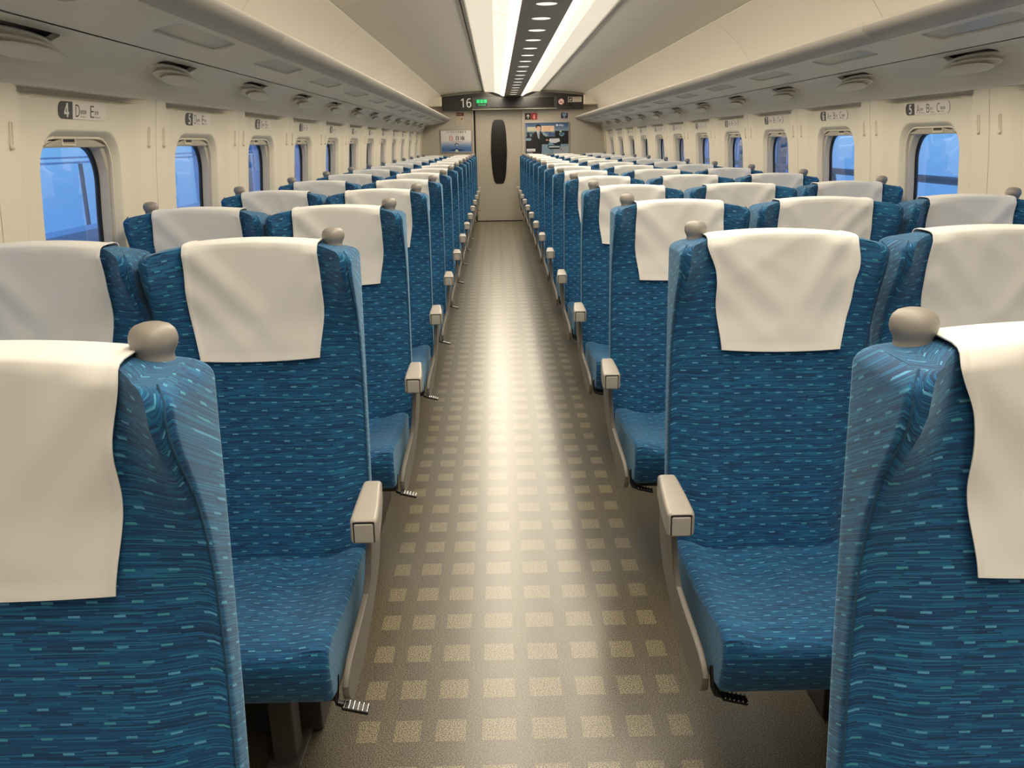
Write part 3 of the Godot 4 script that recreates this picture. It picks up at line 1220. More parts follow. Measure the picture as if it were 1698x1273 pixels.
	p.poly(PackedVector2Array([Vector2(14, 56), Vector2(22, 40), Vector2(40, 32), Vector2(46, 22), Vector2(56, 26), Vector2(62, 44), Vector2(46, 54), Vector2(26, 60)]), Color(0.78, 0.74, 0.68))
	for k in 4:
		p.rect(80, 14 + k * 15, 128 - (k % 2) * 14, 5 if k == 0 else 3, Color(0.35, 0.32, 0.28) if k == 0 else Color(0.58, 0.54, 0.48))
	sign_board("notice_plate", "small white notice plate on the right end of the black header", "sign", 0.220, 0.078, Vector3(1.004, 1.934, zh + 0.072), textured(p.texture()))
	var sw := obj("sensor", box_mesh(Vector3(0.064, 0.054, 0.006), M.black_glass, 0.002), self, Vector3(0.928, 1.862, zh + 0.072))
	tag(sw, "small black square sensor below the white notice plate", "sensor")
	build_end_posters()
	var rw := Node3D.new()
	rw.name = "wall_rear"
	add_child(rw)
	tag(rw, "beige end wall behind the viewer", "wall", "", "structure")
	obj("wall_panel", box_mesh(Vector3(3.3, 2.2, 0.1), M.end_wall, 0.004), rw, Vector3(0, 1.06, Z_BACK + 0.05))


func build_end_posters():
	var z := Z_END + 0.003
	# left: pale poster with a red emblem and water
	var p := Print.new(512, 366, Color(0.90, 0.88, 0.86))
	for y in range(150, 366):
		var q := sm(150, 330, y)
		p.rect(0, y, 512, 1, Color(0.90, 0.88, 0.86).lerp(Color(0.20, 0.38, 0.62), q * 0.9))   # the printed sea
	glyphs(p, "バイオから宇宙まで", 84, 16, 34, 34, 38.5, 4.2, Color(0.28, 0.26, 0.25))
	for k in 9:
		p.rect(128 + k * 29, 66, 22, 4, Color(0.66, 0.62, 0.60))
	var red := Color(0.80, 0.22, 0.16)
	p.strokes("3,0.4 7,0.4 9,2.6 7,5 3,5 1,2.6 3,0.4;3,5 7,5 9.4,7.4 7,9.8 3,9.8 0.6,7.4 3,5", 130, 94, 76, 76, 8, red)
	glyphs(p, "日油", 238, 94, 72, 76, 84, 9, Color(0.12, 0.12, 0.13))
	p.rect(176, 190, 170, 6, Color(0.72, 0.44, 0.38))
	p.disc(Vector2(258, 242), 30, Color(0.24, 0.30, 0.33), 27)
	p.disc(Vector2(262, 248), 20, Color(0.72, 0.76, 0.78), 17)
	p.poly(PackedVector2Array([Vector2(120, 330), Vector2(190, 322), Vector2(236, 318), Vector2(258, 296), Vector2(280, 318), Vector2(330, 322), Vector2(400, 330), Vector2(330, 344), Vector2(180, 344)]), Color(0.10, 0.20, 0.36))
	p.poly(PackedVector2Array([Vector2(226, 362), Vector2(240, 330), Vector2(258, 318), Vector2(276, 330), Vector2(292, 362)]), Color(0.82, 0.85, 0.86))
	p.rect(0, 352, 512, 3, Color(0.45, 0.58, 0.72))
	var a := thing("poster", "wide pale poster with a red emblem above blue water, left of the door", "poster", Vector3(-0.933, 1.315, z))
	framed(a, 0.520, 0.372, textured(p.texture(), 0.25))
	# right: blue office scene with a standing man
	p = Print.new(512, 364, Color(0.30, 0.42, 0.54))
	for y in 364:
		p.rect(0, y, 512, 1, Color(0.24, 0.36, 0.52).lerp(Color(0.52, 0.60, 0.68), sm(0, 120, y)))
	p.rect(20, 46, 120, 50, Color(0.80, 0.77, 0.66))
	p.rect(190, 36, 150, 66, Color(0.93, 0.80, 0.68))
	for k in 3:
		p.rect(206, 50 + k * 16, 112 - k * 14, 4, Color(0.82, 0.52, 0.42))
	p.rect(0, 104, 350, 56, Color(0.42, 0.53, 0.60))
	for k in 9:
		p.disc(Vector2(24 + k * 38, 112 + (k % 3) * 7), 14 + (k * 7) % 9, Color(0.16, 0.28, 0.26) if k % 2 else Color(0.28, 0.38, 0.50), 9)
	p.rect(270, 120, 76, 34, Color(0.26, 0.36, 0.52))
	p.rect(0, 160, 512, 90, Color(0.03, 0.035, 0.045))
	p.rect(348, 96, 164, 150, Color(0.04, 0.04, 0.06))
	p.rect(0, 176, 74, 30, Color(0.50, 0.62, 0.70))
	p.rect(0, 250, 512, 114, Color(0.50, 0.60, 0.68))
	p.rect(330, 280, 182, 84, Color(0.62, 0.66, 0.70))
	p.rect(0, 250, 190, 114, Color(0.05, 0.055, 0.09))
	p.disc(Vector2(32, 130), 15, Color(0.03, 0.07, 0.08), 22)
	p.poly(PackedVector2Array([Vector2(12, 170), Vector2(20, 140), Vector2(48, 140), Vector2(60, 170)]), Color(0.04, 0.05, 0.08))
	# the man: suit, shirt, tie, face, hair
	var suit := Color(0.045, 0.045, 0.085)
	p.poly(PackedVector2Array([Vector2(70, 340), Vector2(62, 210), Vector2(78, 130), Vector2(128, 96), Vector2(176, 98), Vector2(206, 128), Vector2(262, 190), Vector2(256, 214), Vector2(196, 196), Vector2(190, 340)]), suit)
	p.poly(PackedVector2Array([Vector2(130, 94), Vector2(166, 96), Vector2(164, 190), Vector2(150, 176)]), Color(0.80, 0.82, 0.84))
	p.poly(PackedVector2Array([Vector2(146, 106), Vector2(158, 106), Vector2(166, 186), Vector2(156, 180)]), Color(0.50, 0.58, 0.68))
	p.disc(Vector2(152, 62), 25, Color(0.86, 0.66, 0.56), 33)
	p.poly(PackedVector2Array([Vector2(122, 62), Vector2(120, 36), Vector2(136, 20), Vector2(162, 16), Vector2(180, 30), Vector2(182, 62), Vector2(176, 48), Vector2(160, 40), Vector2(138, 42), Vector2(130, 60)]), Color(0.025, 0.02, 0.025))
	p.disc(Vector2(254, 200), 14, Color(0.80, 0.62, 0.54), 9)
	p.poly(PackedVector2Array([Vector2(196, 108), Vector2(232, 124), Vector2(262, 154), Vector2(240, 158), Vector2(210, 140)]), Color(0.60, 0.68, 0.74))
	# the machine on the counter
	p.poly(PackedVector2Array([Vector2(262, 286), Vector2(284, 176), Vector2(404, 176), Vector2(422, 200), Vector2(414, 290), Vector2(400, 300), Vector2(276, 300)]), Color(0.07, 0.10, 0.17))
	p.poly(PackedVector2Array([Vector2(286, 184), Vector2(400, 184), Vector2(410, 216), Vector2(360, 236), Vector2(310, 236), Vector2(276, 212)]), Color(0.82, 0.83, 0.85))
	p.poly(PackedVector2Array([Vector2(270, 262), Vector2(280, 222), Vector2(320, 240), Vector2(350, 262)]), Color(0.46, 0.62, 0.70))
	p.rect(276, 272, 130, 16, Color(0.78, 0.80, 0.82))
	p.rect(284, 300, 120, 8, Color(0.05, 0.07, 0.10))
	p.poly(PackedVector2Array([Vector2(396, 120), Vector2(462, 120), Vector2(456, 146), Vector2(428, 162), Vector2(402, 146)]), Color(0.42, 0.60, 0.66))
	p.rect(408, 128, 42, 12, Color(0.12, 0.24, 0.44))
	p.rect(404, 96, 22, 16, Color(0.76, 0.84, 0.66))
	p.disc(Vector2(374, 30), 13, Color(0.86, 0.88, 0.92))
	p.text("Sky", font_bold, 394, 18, 58, 30, Color(0.88, 0.90, 0.94))
	p.rect(10, 300, 106, 32, Color(0.88, 0.87, 0.88))
	p.rect(20, 318, 70, 4, Color(0.60, 0.60, 0.64))
	p.rect(12, 346, 74, 8, Color(0.80, 0.80, 0.82))
	p.rect(412, 322, 42, 5, Color(0.78, 0.44, 0.46))
	p.poly(PackedVector2Array([Vector2(412, 306), Vector2(436, 316), Vector2(416, 318)]), Color(0.10, 0.08, 0.10))
	a = thing("poster", "large poster of a man in a dark suit, right of the end door", "poster", Vector3(0.562, 1.335, z))
	framed(a, 0.733, 0.521, textured(p.texture(), 0.25))
	# small signs
	p = Print.new(128, 184, Color(0.78, 0.72, 0.63))
	p.rect(0, 0, 128, 50, Color(0.36, 0.06, 0.06))
	p.rect(10, 12, 14, 26, Color(0.72, 0.55, 0.50))
	p.rect(36, 14, 62, 22, Color(0.62, 0.40, 0.38))
	for k in 4:
		p.rect(14, 62 + k * 14, 56, 4, Color(0.66, 0.58, 0.52))
	p.disc(Vector2(96, 96), 9, Color(0.20, 0.10, 0.07), 16)
	p.rect(0, 136, 128, 8, Color(0.47, 0.42, 0.345).linear_to_srgb())
	p.rect(20, 158, 90, 5, Color(0.62, 0.56, 0.50))
	sign_board("safety_notice", "small white notice with a dark red heading, above the poster with the red emblem", "sign", 0.126, 0.182, Vector3(-0.862, 1.668, z), textured(p.texture()))
	p = Print.new(256, 132, Color(0.07, 0.06, 0.05))
	p.rect(124, 0, 132, 132, Color(0.60, 0.11, 0.10))
	p.strokes("5,1.4 5,9;1.6,5 5,1.4 8.4,5", 28, 20, 74, 90, 12, Color(0.92, 0.88, 0.82))
	p.poly(PackedVector2Array([Vector2(172, 116), Vector2(172, 50), Vector2(180, 38), Vector2(182, 22), Vector2(200, 22), Vector2(202, 38), Vector2(210, 50), Vector2(210, 116)]), Color(0.95, 0.55, 0.50))
	sign_board("extinguisher_sign", "black and red sign with an up arrow and a fire extinguisher symbol", "sign", 0.205, 0.104, Vector3(0.301, 1.687, z), textured(p.texture()), 0.006, 0.01)
	p = Print.new(128, 146, Color(0.72, 0.68, 0.68))
	p.rect(8, 6, 112, 22, Color(0.74, 0.70, 0.68))
	p.rect(20, 12, 34, 10, Color(0.32, 0.26, 0.32))
	p.rect(4, 30, 120, 86, Color(0.06, 0.10, 0.26))
	for k in 3:
		var r := 46.0 - k * 15
		var pts := PackedVector2Array()
		for q in 13:
			var w := -PI * 0.75 + PI * 0.5 * q / 12
			pts.append(Vector2(64, 100) + Vector2(cos(w), sin(w)) * (r + 14))
		for q in range(12, -1, -1):
			var w := -PI * 0.75 + PI * 0.5 * q / 12
			pts.append(Vector2(64, 100) + Vector2(cos(w), sin(w)) * (r + 5))
		p.poly(pts, Color(0.66, 0.76, 0.80))
	p.disc(Vector2(64, 100), 9, Color(0.62, 0.86, 0.90))
	for k in 2:
		p.rect(12, 122 + k * 11, 104, 5, Color(0.42, 0.38, 0.52))
	sign_board("wireless_sign", "small blue wireless network sticker above the office poster", "sign", 0.122, 0.137, Vector3(0.846, 1.690, z), textured(p.texture()))


func framed(a: Node3D, w: float, h: float, face: Material):
	var b := MB.new()
	b.prism(MB.ring(w / 2 - 0.012, h / 2 - 0.012, 0.001, 1), 0.004)
	obj("print", b.build(face, 20), a, Vector3(0, 0, 0.003))
	var m := mat(Color(0.42, 0.40, 0.37), 0.3, 0.6)
	for s in [-1, 1]:
		obj("frame_bar", box_mesh(Vector3(w, 0.014, 0.014), m, 0.003), a, Vector3(0, s * (h / 2 - 0.007), 0.005))
		obj("frame_bar", box_mesh(Vector3(0.014, h - 0.028, 0.014), m, 0.003), a, Vector3(s * (w / 2 - 0.007), 0, 0.005))


# ---------------------------------------------------------------- what stands outside the windows
func build_outside():
	var blue := mat(Color(0.42, 0.55, 0.72), 0.6)
	var steel := mat(Color(0.10, 0.14, 0.19), 0.5)
	var pale := mat(Color(0.62, 0.70, 0.80), 0.5)
	var z0 := 3.0
	var z1 := -60.0
	var mid := (z0 + z1) / 2
	var l := z0 - z1
	# left: a ribbed parapet, a low railing of two beams, posts
	var par := thing("parapet", "low ribbed pale parapet outside the left windows", "parapet", Vector3(-3.0, -1.2, mid))
	obj("wall_body", box_mesh(Vector3(0.12, 1.93, l), blue), par, Vector3(0, 0.965, 0))
	obj("coping", box_mesh(Vector3(0.18, 0.06, l), pale), par, Vector3(0, 1.96, 0))
	var b := MB.new()
	for k in 260:
		b.box(Vector3(0.03, 1.85, 0.05), 0.004, Transform3D(Basis(), Vector3(0.07, 0.95, 14.0 - k * 0.12)), 1)
	var ribs := obj("ribs", b.build(pale), par)
	ribs.set_meta("kind", "stuff")
	var rail := thing("railing", "pale double beam railing with slanting braces beyond the parapet", "railing", Vector3(-4.5, -1.2, mid))
	for y in [1.209, 1.160]:
		obj("beam", box_mesh(Vector3(0.06, 0.018, l), pale), rail, Vector3(0, y + 1.2, 0))
	for k in 40:
		var br := obj("brace", box_mesh(Vector3(0.03, 0.012, 0.16), pale), rail, Vector3(0, 1.185 + 1.2, 27.0 - k * 1.0 - 8.2))
		br.rotation.x = 0.42
	for k in 14:
		var post := thing("mast", "dark slim mast outside the left windows, %s one along the track" % ORD[k], "mast", Vector3(-4.42, -1.2, -1.64 - k * 3.7), "masts beyond the parapet")
		obj("shaft", box_mesh(Vector3(0.032, 2.35, 0.032), steel), post, Vector3(0, 1.175, 0))
		obj("cable_pipe", box_mesh(Vector3(0.02, 1.6, 0.02), steel), post, Vector3(0.0, 0.8, -0.06))
	# right: a stout pipe rail on slanting struts, and the lattice of a station building further off
	var pr := thing("pipe_railing", "stout grey pipe railing outside the right windows", "railing", Vector3(3.2, -1.2, mid))
	b = MB.new()
	b.tube(PackedVector3Array([Vector3(0, 2.150, l / 2), Vector3(0, 2.150, 0), Vector3(0, 2.150, -l / 2)]), 0.031, 16)
	obj("pipe", b.build(steel), pr)
	for k in 24:
		b = MB.new()
		b.tube(PackedVector3Array([Vector3(0.0, 2.13, 0.0), Vector3(0, 0.0, 1.4)]), 0.026, 10)
		obj("strut", b.build(steel), pr, Vector3(0, 0, -mid - 6.66 - k * 2.6 + 1.3 * 2))
	for s in [-1, 1]:
		var side: String = "left" if s < 0 else "right"
		var bd := thing("station_building", "long pale station building with pale roof bands outside the far %s windows" % side, "building", Vector3(s * 9.0, -1.2, -52))
		obj("facade", box_mesh(Vector3(0.6, 3.2, 50), blue), bd, Vector3(0, 1.6, 0))
		for y in [2.55, 2.80, 3.35]:
			obj("roof_band", box_mesh(Vector3(0.9, 0.09, 52), pale), bd, Vector3(-s * 0.2, y, 0))
		for k in 22:
			obj("pillar", box_mesh(Vector3(0.3, 3.3, 0.35), steel), bd, Vector3(-s * 0.35, 1.65, 24 - k * 2.2))
			var w := obj("window", box_mesh(Vector3(0.06, 0.7, 1.2), pale), bd, Vector3(-s * 0.31, 2.0, 22.9 - k * 2.2))
			obj("mullion", box_mesh(Vector3(0.02, 0.7, 0.06), steel), w, Vector3(-s * 0.035, 0, 0))


# ---------------------------------------------------------------- seats
# local frame of a seat: x from its middle, y from the floor, z forward (towards the camera) from the grab knob
const Z_MID := [[0.34, 0.128], [0.42, 0.116], [0.50, 0.098], [0.58, 0.082], [0.68, 0.066], [0.80, 0.053], [0.92, 0.046], [1.02, 0.048], [1.10, 0.052]]
const Z_WING := [[0.34, 0.085], [0.50, 0.062], [0.60, 0.052], [0.75, 0.044], [0.85, 0.046], [0.90, 0.056], [0.94, 0.068], [0.98, 0.088], [1.02, 0.112], [1.05, 0.120], [1.10, 0.116]]
const Z_REAR := [[0.34, 0.020], [0.50, 0.008], [0.70, -0.010], [0.90, -0.022], [1.10, -0.030]]


func soft(tab: Array, y: float) -> float:
	return (curve(tab, y - 0.02) + 2.0 * curve(tab, y) + curve(tab, y + 0.02)) / 4.0


func top_y(q: float) -> float:
	return 1.077 + 0.019 * (1 - q * q)


func front_z(q: float, y: float) -> float:
	var s := sm(0.60, 0.97, absf(q))
	return lerpf(soft(Z_MID, y), soft(Z_WING, y), s)


func backrest_mesh(W: float) -> ArrayMesh:
	var b := MB.new()
	var nf := 36
	var ys := []
	for k in 34:
		ys.append([lerpf(0.34, 1.057, k / 33.0), 0.0])
	for k in range(1, 7):
		var a := PI / 2 * k / 6
		ys.append([1.057 + 0.020 * sin(a), 0.020 * (1 - cos(a))])
	var rows := []
	var uvs := []
	for e in ys:
		var y: float = e[0]
		var ins: float = e[1]
		var rear := soft(Z_REAR, y) + ins
		var row := PackedVector3Array()
		# from the rear middle round to the left side, the front, the right side and back
		var pts := PackedVector2Array()
		for k in 5:
			pts.append(Vector2(-(W - 0.016) * k / 4.0, rear))
		for k in range(1, 5):
			var a := PI / 2 * k / 4
			pts.append(Vector2(-(W - 0.016) - 0.016 * sin(a), rear + 0.016 * (1 - cos(a))))
		var zf := front_z(1.0, y) - ins
		for k in range(1, 4):
			pts.append(Vector2(-W, lerpf(rear + 0.016, zf - 0.012, k / 4.0)))
		var cr := 0.012 + 0.010 * sm(0.94, 1.04, y)
		for k in 5:
			var a := PI / 2 * k / 4
			pts.append(Vector2(-W + cr * (1 - cos(a)), zf - 0.012 + 0.012 * sin(a)))
		for k in range(1, nf / 2 + 1):
			var x := lerpf(-W + cr, 0, k / (nf / 2.0))
			pts.append(Vector2(x, front_z(x / W, y) - ins))
		var half := pts.size()
		for k in range(half - 2, -1, -1):
			pts.append(Vector2(-pts[k].x, pts[k].y))
		var arc := 0.0
		var uv := PackedVector2Array()
		for k in pts.size():
			var q := clampf(pts[k].x / W, -1, 1)
			var lift := 0.019 * (1 - q * q) * sm(0.90, 1.060, y)
			var xx := pts[k].x * (1.0 - ins / W)
			row.append(Vector3(xx, y + lift, pts[k].y))
			if k > 0:
				arc += pts[k].distance_to(pts[k - 1])
			# on the side faces the weave runs up towards the back
			var side_k := clampf((W * 0.93 - absf(pts[k].x)) / -0.012, 0, 1)
			uv.append(Vector2(arc / 0.376, (-y + ins * 0.5 + 0.5 * side_k * (pts[k].y - 0.06)) / 0.279))
		rows.append(row)
		uvs.append(uv)
	# close the top: front and rear edge meet along the middle
	var last: PackedVector3Array = rows[rows.size() - 1]
	var flat := PackedVector3Array()
	for p in last:
		flat.append(Vector3(p.x, p.y + 0.0008, (front_z(p.x / W, 1.06) + soft(Z_REAR, 1.08)) / 2))
	rows.append(flat)
	var luv := PackedVector2Array()
	for k in flat.size():
		luv.append(uvs[uvs.size() - 1][k] - Vector2(0, absf(flat[k].z - last[k].z) / 0.279))
	uvs.append(luv)
	b.loft(rows, true, true, false, uvs)
	return b.build(M.fabric, 50)


func piping_mesh(W: float, s: int) -> ArrayMesh:
	var b := MB.new()
	var path := PackedVector3Array()
	for k in 40:
		var y := lerpf(0.42, 1.066, k / 39.0)
		path.append(Vector3(s * (W - 0.0030 - 0.0035 * sm(0.94, 1.04, y)), y, front_z(1.0, y) - 0.0024 - sm(1.045, 1.066, y) * 0.004))
	path.append(Vector3(s * (W - 0.016), 1.0795, front_z(1.0, 1.07) - 0.020))
	b.tube(path, 0.0013, 6)
	return b.build(M.piping, 60)


func cushion_mesh(W: float) -> ArrayMesh:
	var b := MB.new()
	var prof := [Vector2(0.07, 0.386), Vector2(0.10, 0.396), Vector2(0.13, 0.396), Vector2(0.18, 0.392), Vector2(0.23, 0.390), Vector2(0.28, 0.391), Vector2(0.33, 0.395), Vector2(0.38, 0.401), Vector2(0.43, 0.408), Vector2(0.48, 0.414), Vector2(0.515, 0.415), Vector2(0.538, 0.409), Vector2(0.551, 0.396), Vector2(0.553, 0.378), Vector2(0.549, 0.355), Vector2(0.541, 0.330), Vector2(0.530, 0.308), Vector2(0.515, 0.294), Vector2(0.490, 0.288), Vector2(0.42, 0.288), Vector2(0.30, 0.290), Vector2(0.15, 0.294), Vector2(0.07, 0.298)]
	var mid := Vector2(0.30, 0.345)
	var xs := []
	for k in 6:
		var a := PI / 2 * k / 5
		xs.append([-W + 0.016 * (1 - cos(a)), 0.016 * (1 - sin(a))])
	for k in range(1, 24):
		xs.append([lerpf(-W + 0.016, W - 0.016, k / 24.0), 0.0])
	for k in range(5, -1, -1):
		var a := PI / 2 * k / 5
		xs.append([W - 0.016 * (1 - cos(a)), 0.016 * (1 - sin(a))])
	var rows := []
	var uvs := []
	for e in xs:
		var row := PackedVector3Array()
		var uv := PackedVector2Array()
		var arc := 0.0
		var q: float = e[0] / W
		for k in prof.size():
			var p: Vector2 = prof[k]
			var side := sm(0.62, 0.90, absf(q)) * 0.008
			if k < 12:   # the sat-in hollow: two shallow bowls
				var bowl := exp(-pow((absf(q) - 0.38) / 0.30, 2.0)) * exp(-pow((p.x - 0.22) / 0.12, 2.0))
				p.y += side - 0.012 * bowl
			elif k < 16:
				p.x -= 0.006 * q * q
			var toward := (mid - p)
			toward.x = clampf(toward.x, -0.05, 0.05)
			p += toward.normalized() * e[1]
			row.append(Vector3(e[0], p.y, p.x))
			if k > 0:
				arc += prof[k].distance_to(prof[k - 1])
			uv.append(Vector2(e[0] / 0.376, arc / 0.279))
		rows.append(row)
		uvs.append(uv)
	b.loft(rows, true, true, true, uvs)
	return b.build(M.fabric, 48)


# white cloth over the head of the seat, with soft folds; each variant hangs a little differently
const COVERS := [[0.0, 0.143, 0.146, 0.129], [0.003, 0.144, 0.148, 0.131], [-0.003, 0.143, 0.145, 0.127], [0.004, 0.144, 0.146, 0.130], [-0.002, 0.142, 0.147, 0.132], [-0.012, 0.158, 0.149, 0.131], [0.020, 0.160, 0.148, 0.130], [0.021, 0.155, 0.142, 0.121]]


func cover_mesh(W: float, variant: int) -> ArrayMesh:
	var rng := RandomNumberGenerator.new()
	rng.seed = 40 + variant
	var us := [-1.0, -0.985, -0.945, -0.935]
	for k in range(1, 30):
		us.append(lerpf(-0.935, 0.935, k / 30.0))
	us.append_array([0.935, 0.945, 0.985, 1.0])
	var folds := []
	var dx := rng.randf_range(-0.03, 0.03)
	folds.append([-0.128, 1.075, dx - 0.01, 0.93 + rng.randf_range(-0.02, 0.02), 0.0085, 0.024])
	folds.append([0.128, 1.075, dx + 0.02, 0.92 + rng.randf_range(-0.02, 0.02), 0.0085, 0.024])
	folds.append([-0.135, 0.99, dx - 0.04, 0.875, 0.005, 0.022])
	folds.append([0.135, 1.00, 0.05 + dx, 0.88, 0.005, 0.022])
	for k in 2:
		folds.append([rng.randf_range(-0.12, 0.12), 1.085, rng.randf_range(-0.1, 0.1), 1.0, 0.0025, 0.016])
	var skew := rng.randf_range(-0.004, 0.004)
	var cv: Array = COVERS[variant % 8]
	var front := []
	var prof := []   # parameter along the cloth: y going up the front, over the top, down behind
	for k in 3:
		prof.append([0.0, [0.0, 0.004, 0.012][k]])
	for k in range(1, 27):
		prof.append([0.0, lerpf(0.012, 0.232, k / 26.0)])
	for k in range(1, 9):
		prof.append([k / 8.0, 0.232])
	for k in range(1, 8):
		prof.append([1.0, 0.232 - 0.02 * k])
	for e in prof:
		var row := PackedVector3Array()
		for u in us:
			var v: float = e[1]
			var hw: float = lerpf(lerpf(cv[3], cv[2], sm(-0.02, 0.12, v)), cv[1], sm(0.14, 0.24, v)) * (W / 0.221)
			var x: float = u * hw + skew * (1 - v / 0.25) + cv[0] * (1 - 0.8 * sm(0.17, 0.25, v))
			var q := x / W
			var yb: float = 0.843 - 0.006 * (1 - u * u) + skew * u
			var yt := top_y(q) - 0.014
			var y := lerpf(yb, yt, v / 0.232)
			var hem := 0.0018 * (1.0 if absf(u) > 0.94 or (e[0] == 0.0 and v < 0.009) else 0.0)
			var p: Vector3
			if e[0] == 0.0:
				var z: float = soft(Z_MID, y) + 0.005 + 0.007 * u * u * sm(0.9, 1.05, y) + 0.009 * sm(0.10, 0.0, v) * (0.5 + 0.5 * u * u)
				for fo in folds:
					var a := Vector2(fo[0], fo[1])
					var d := Vector2(fo[2], fo[3]) - a
					var w := clampf((Vector2(x, y) - a).dot(d) / d.length_squared(), 0, 1)
					var off := (Vector2(x, y) - a - d * w).length()
					z += fo[4] * exp(-pow(off / fo[5], 2.0)) * (1 - 0.55 * w)
				z = maxf(z, front_z(q, y - 0.019 * (1 - q * q) * sm(0.90, 1.060, y)) + 0.003)
				p = Vector3(x, y, z + hem)
			else:
				var zf: float = soft(Z_MID, yt) + 0.008 + 0.007 * u * u
				zf = maxf(zf, front_z(q, 1.060) + 0.003)
				var zr := soft(Z_REAR, 1.06) - 0.006
				if e[0] < 1.0:
					var a: float = PI * e[0]
					var c: float = (zf + zr) / 2
					p = Vector3(x, yt + (0.0195 + hem) * pow(sin(a), 0.5), c + (zf - zr) / 2 * signf(cos(a)) * pow(absf(cos(a)), 0.55))
				else:
					p = Vector3(x, yt - (0.232 - v), zr - 0.003 * sm(0.0, 0.1, 0.232 - v) - hem)
			row.append(p)
		front.append(row)
	# give the sheet a thickness: the same sheet shifted inwards along its normals, joined at the rim
	var n := us.size()
	var m := front.size()
	var back := []
	for j in m:
		var row := PackedVector3Array()
		for i in n:
			var du: Vector3 = front[j][mini(i + 1, n - 1)] - front[j][maxi(i - 1, 0)]
			var dv: Vector3 = front[mini(j + 1, m - 1)][i] - front[maxi(j - 1, 0)][i]
			row.append(front[j][i] - du.cross(dv).normalized() * 0.0016)
		back.append(row)
	var b := MB.new()
	b.loft(front, false)
	var o := b.v.size()
	b.loft(back, false)
	# turn the back sheet round and stitch the rims
	var nf := b.f.size() / 2
	for k in range(nf, b.f.size(), 3):
		var sw := b.f[k + 1]
		b.f[k + 1] = b.f[k + 2]
		b.f[k + 2] = sw
	for j in m - 1:
		b.quad(j * n, (j + 1) * n, o + (j + 1) * n, o + j * n)
		b.quad(j * n + n - 1, o + j * n + n - 1, o + (j + 1) * n + n - 1, (j + 1) * n + n - 1)
	for i in n - 1:
		b.quad(i, o + i, o + i + 1, i + 1)
		var q := (m - 1) * n + i
		b.quad(q, q + 1, o + q + 1, o + q)
	return b.build(M.cloth, 70)


func loop_at(c: Vector3, ax: Vector3, ay: Vector3, hw: float, hh: float, r: float) -> PackedVector3Array:
	var row := PackedVector3Array()
	for p in MB.ring(hw, hh, r, 3):
		row.append(c + ax * p.x + ay * p.y)
	return row


func armrest_mesh(s: int) -> ArrayMesh:
	var b := MB.new()
	var rows := []
	# stations along z: z, top y, height, half width, centre x
	var st := [[0.180, 0.590, 0.030, 0.015, 0.250], [0.184, 0.599, 0.044, 0.018, 0.250], [0.194, 0.6045, 0.052, 0.0195, 0.2505], [0.22, 0.6065, 0.056, 0.0205, 0.2515], [0.26, 0.607, 0.056, 0.0225, 0.254], [0.30, 0.607, 0.055, 0.0245, 0.256], [0.35, 0.607, 0.053, 0.0262, 0.2585], [0.385, 0.606, 0.051, 0.0268, 0.2597], [0.3925, 0.6045, 0.049, 0.0258, 0.2597], [0.395, 0.602, 0.045, 0.0235, 0.2597]]
	for q in st:
		rows.append(loop_at(Vector3(s * q[4], q[1] - q[2] / 2, q[0]), Vector3(1, 0, 0), Vector3(0, 1, 0), q[3], q[2] / 2, 0.008))
	b.loft(rows, true, true, true)
	return b.build(M.arm, 35)


func side_panel_mesh(s: int) -> ArrayMesh:
	var b := MB.new()
	var rows := []
	# rear y, rear z, front y, front z, x
	var st := [[0.565, 0.190, 0.565, 0.300, 0.252], [0.520, 0.160, 0.530, 0.296, 0.251], [0.469, 0.150, 0.500, 0.291, 0.249], [0.409, 0.148, 0.430, 0.288, 0.243], [0.370, 0.160, 0.398, 0.302, 0.239], [0.335, 0.186, 0.377, 0.345, 0.234], [0.299, 0.225, 0.358, 0.405, 0.229], [0.270, 0.290, 0.342, 0.452, 0.2255], [0.254, 0.350, 0.325, 0.478, 0.2235], [0.248, 0.400, 0.305, 0.488, 0.222], [0.249, 0.432, 0.288, 0.485, 0.2215], [0.256, 0.455, 0.274, 0.478, 0.2215]]
	for q in st:
		var a := Vector3(s * q[4], q[0], q[1])
		var c := Vector3(s * q[4], q[2], q[3])
		rows.append(loop_at((a + c) / 2, (c - a).normalized(), Vector3(1, 0, 0), (c - a).length() / 2, 0.0065, 0.004))
	b.loft(rows, true, true, true)
	return b.build(M.panel, 35)


func pedal_meshes() -> Array:
	var b := MB.new()
	b.tube(PackedVector3Array([Vector3(0, 0.300, 0.475), Vector3(0, 0.262, 0.490), Vector3(0.004, 0.252, 0.495), Vector3(0.020, 0.247, 0.497)]), 0.006, 8)
	b.box(Vector3(0.052, 0.008, 0.024), 0.003, Transform3D(Basis(Vector3(0, 0, 1), -0.25), Vector3(0.038, 0.244, 0.500)))
	var arm := b.build(M.black)
	b = MB.new()
	for k in 6:
		b.box(Vector3(0.003, 0.004, 0.025), 0.001, Transform3D(Basis(Vector3(0, 0, 1), -0.25), Vector3(0.018 + 0.0085 * k, 0.2535 - 0.0022 * k, 0.500)))
	return [arm, b.build(M.chrome)]


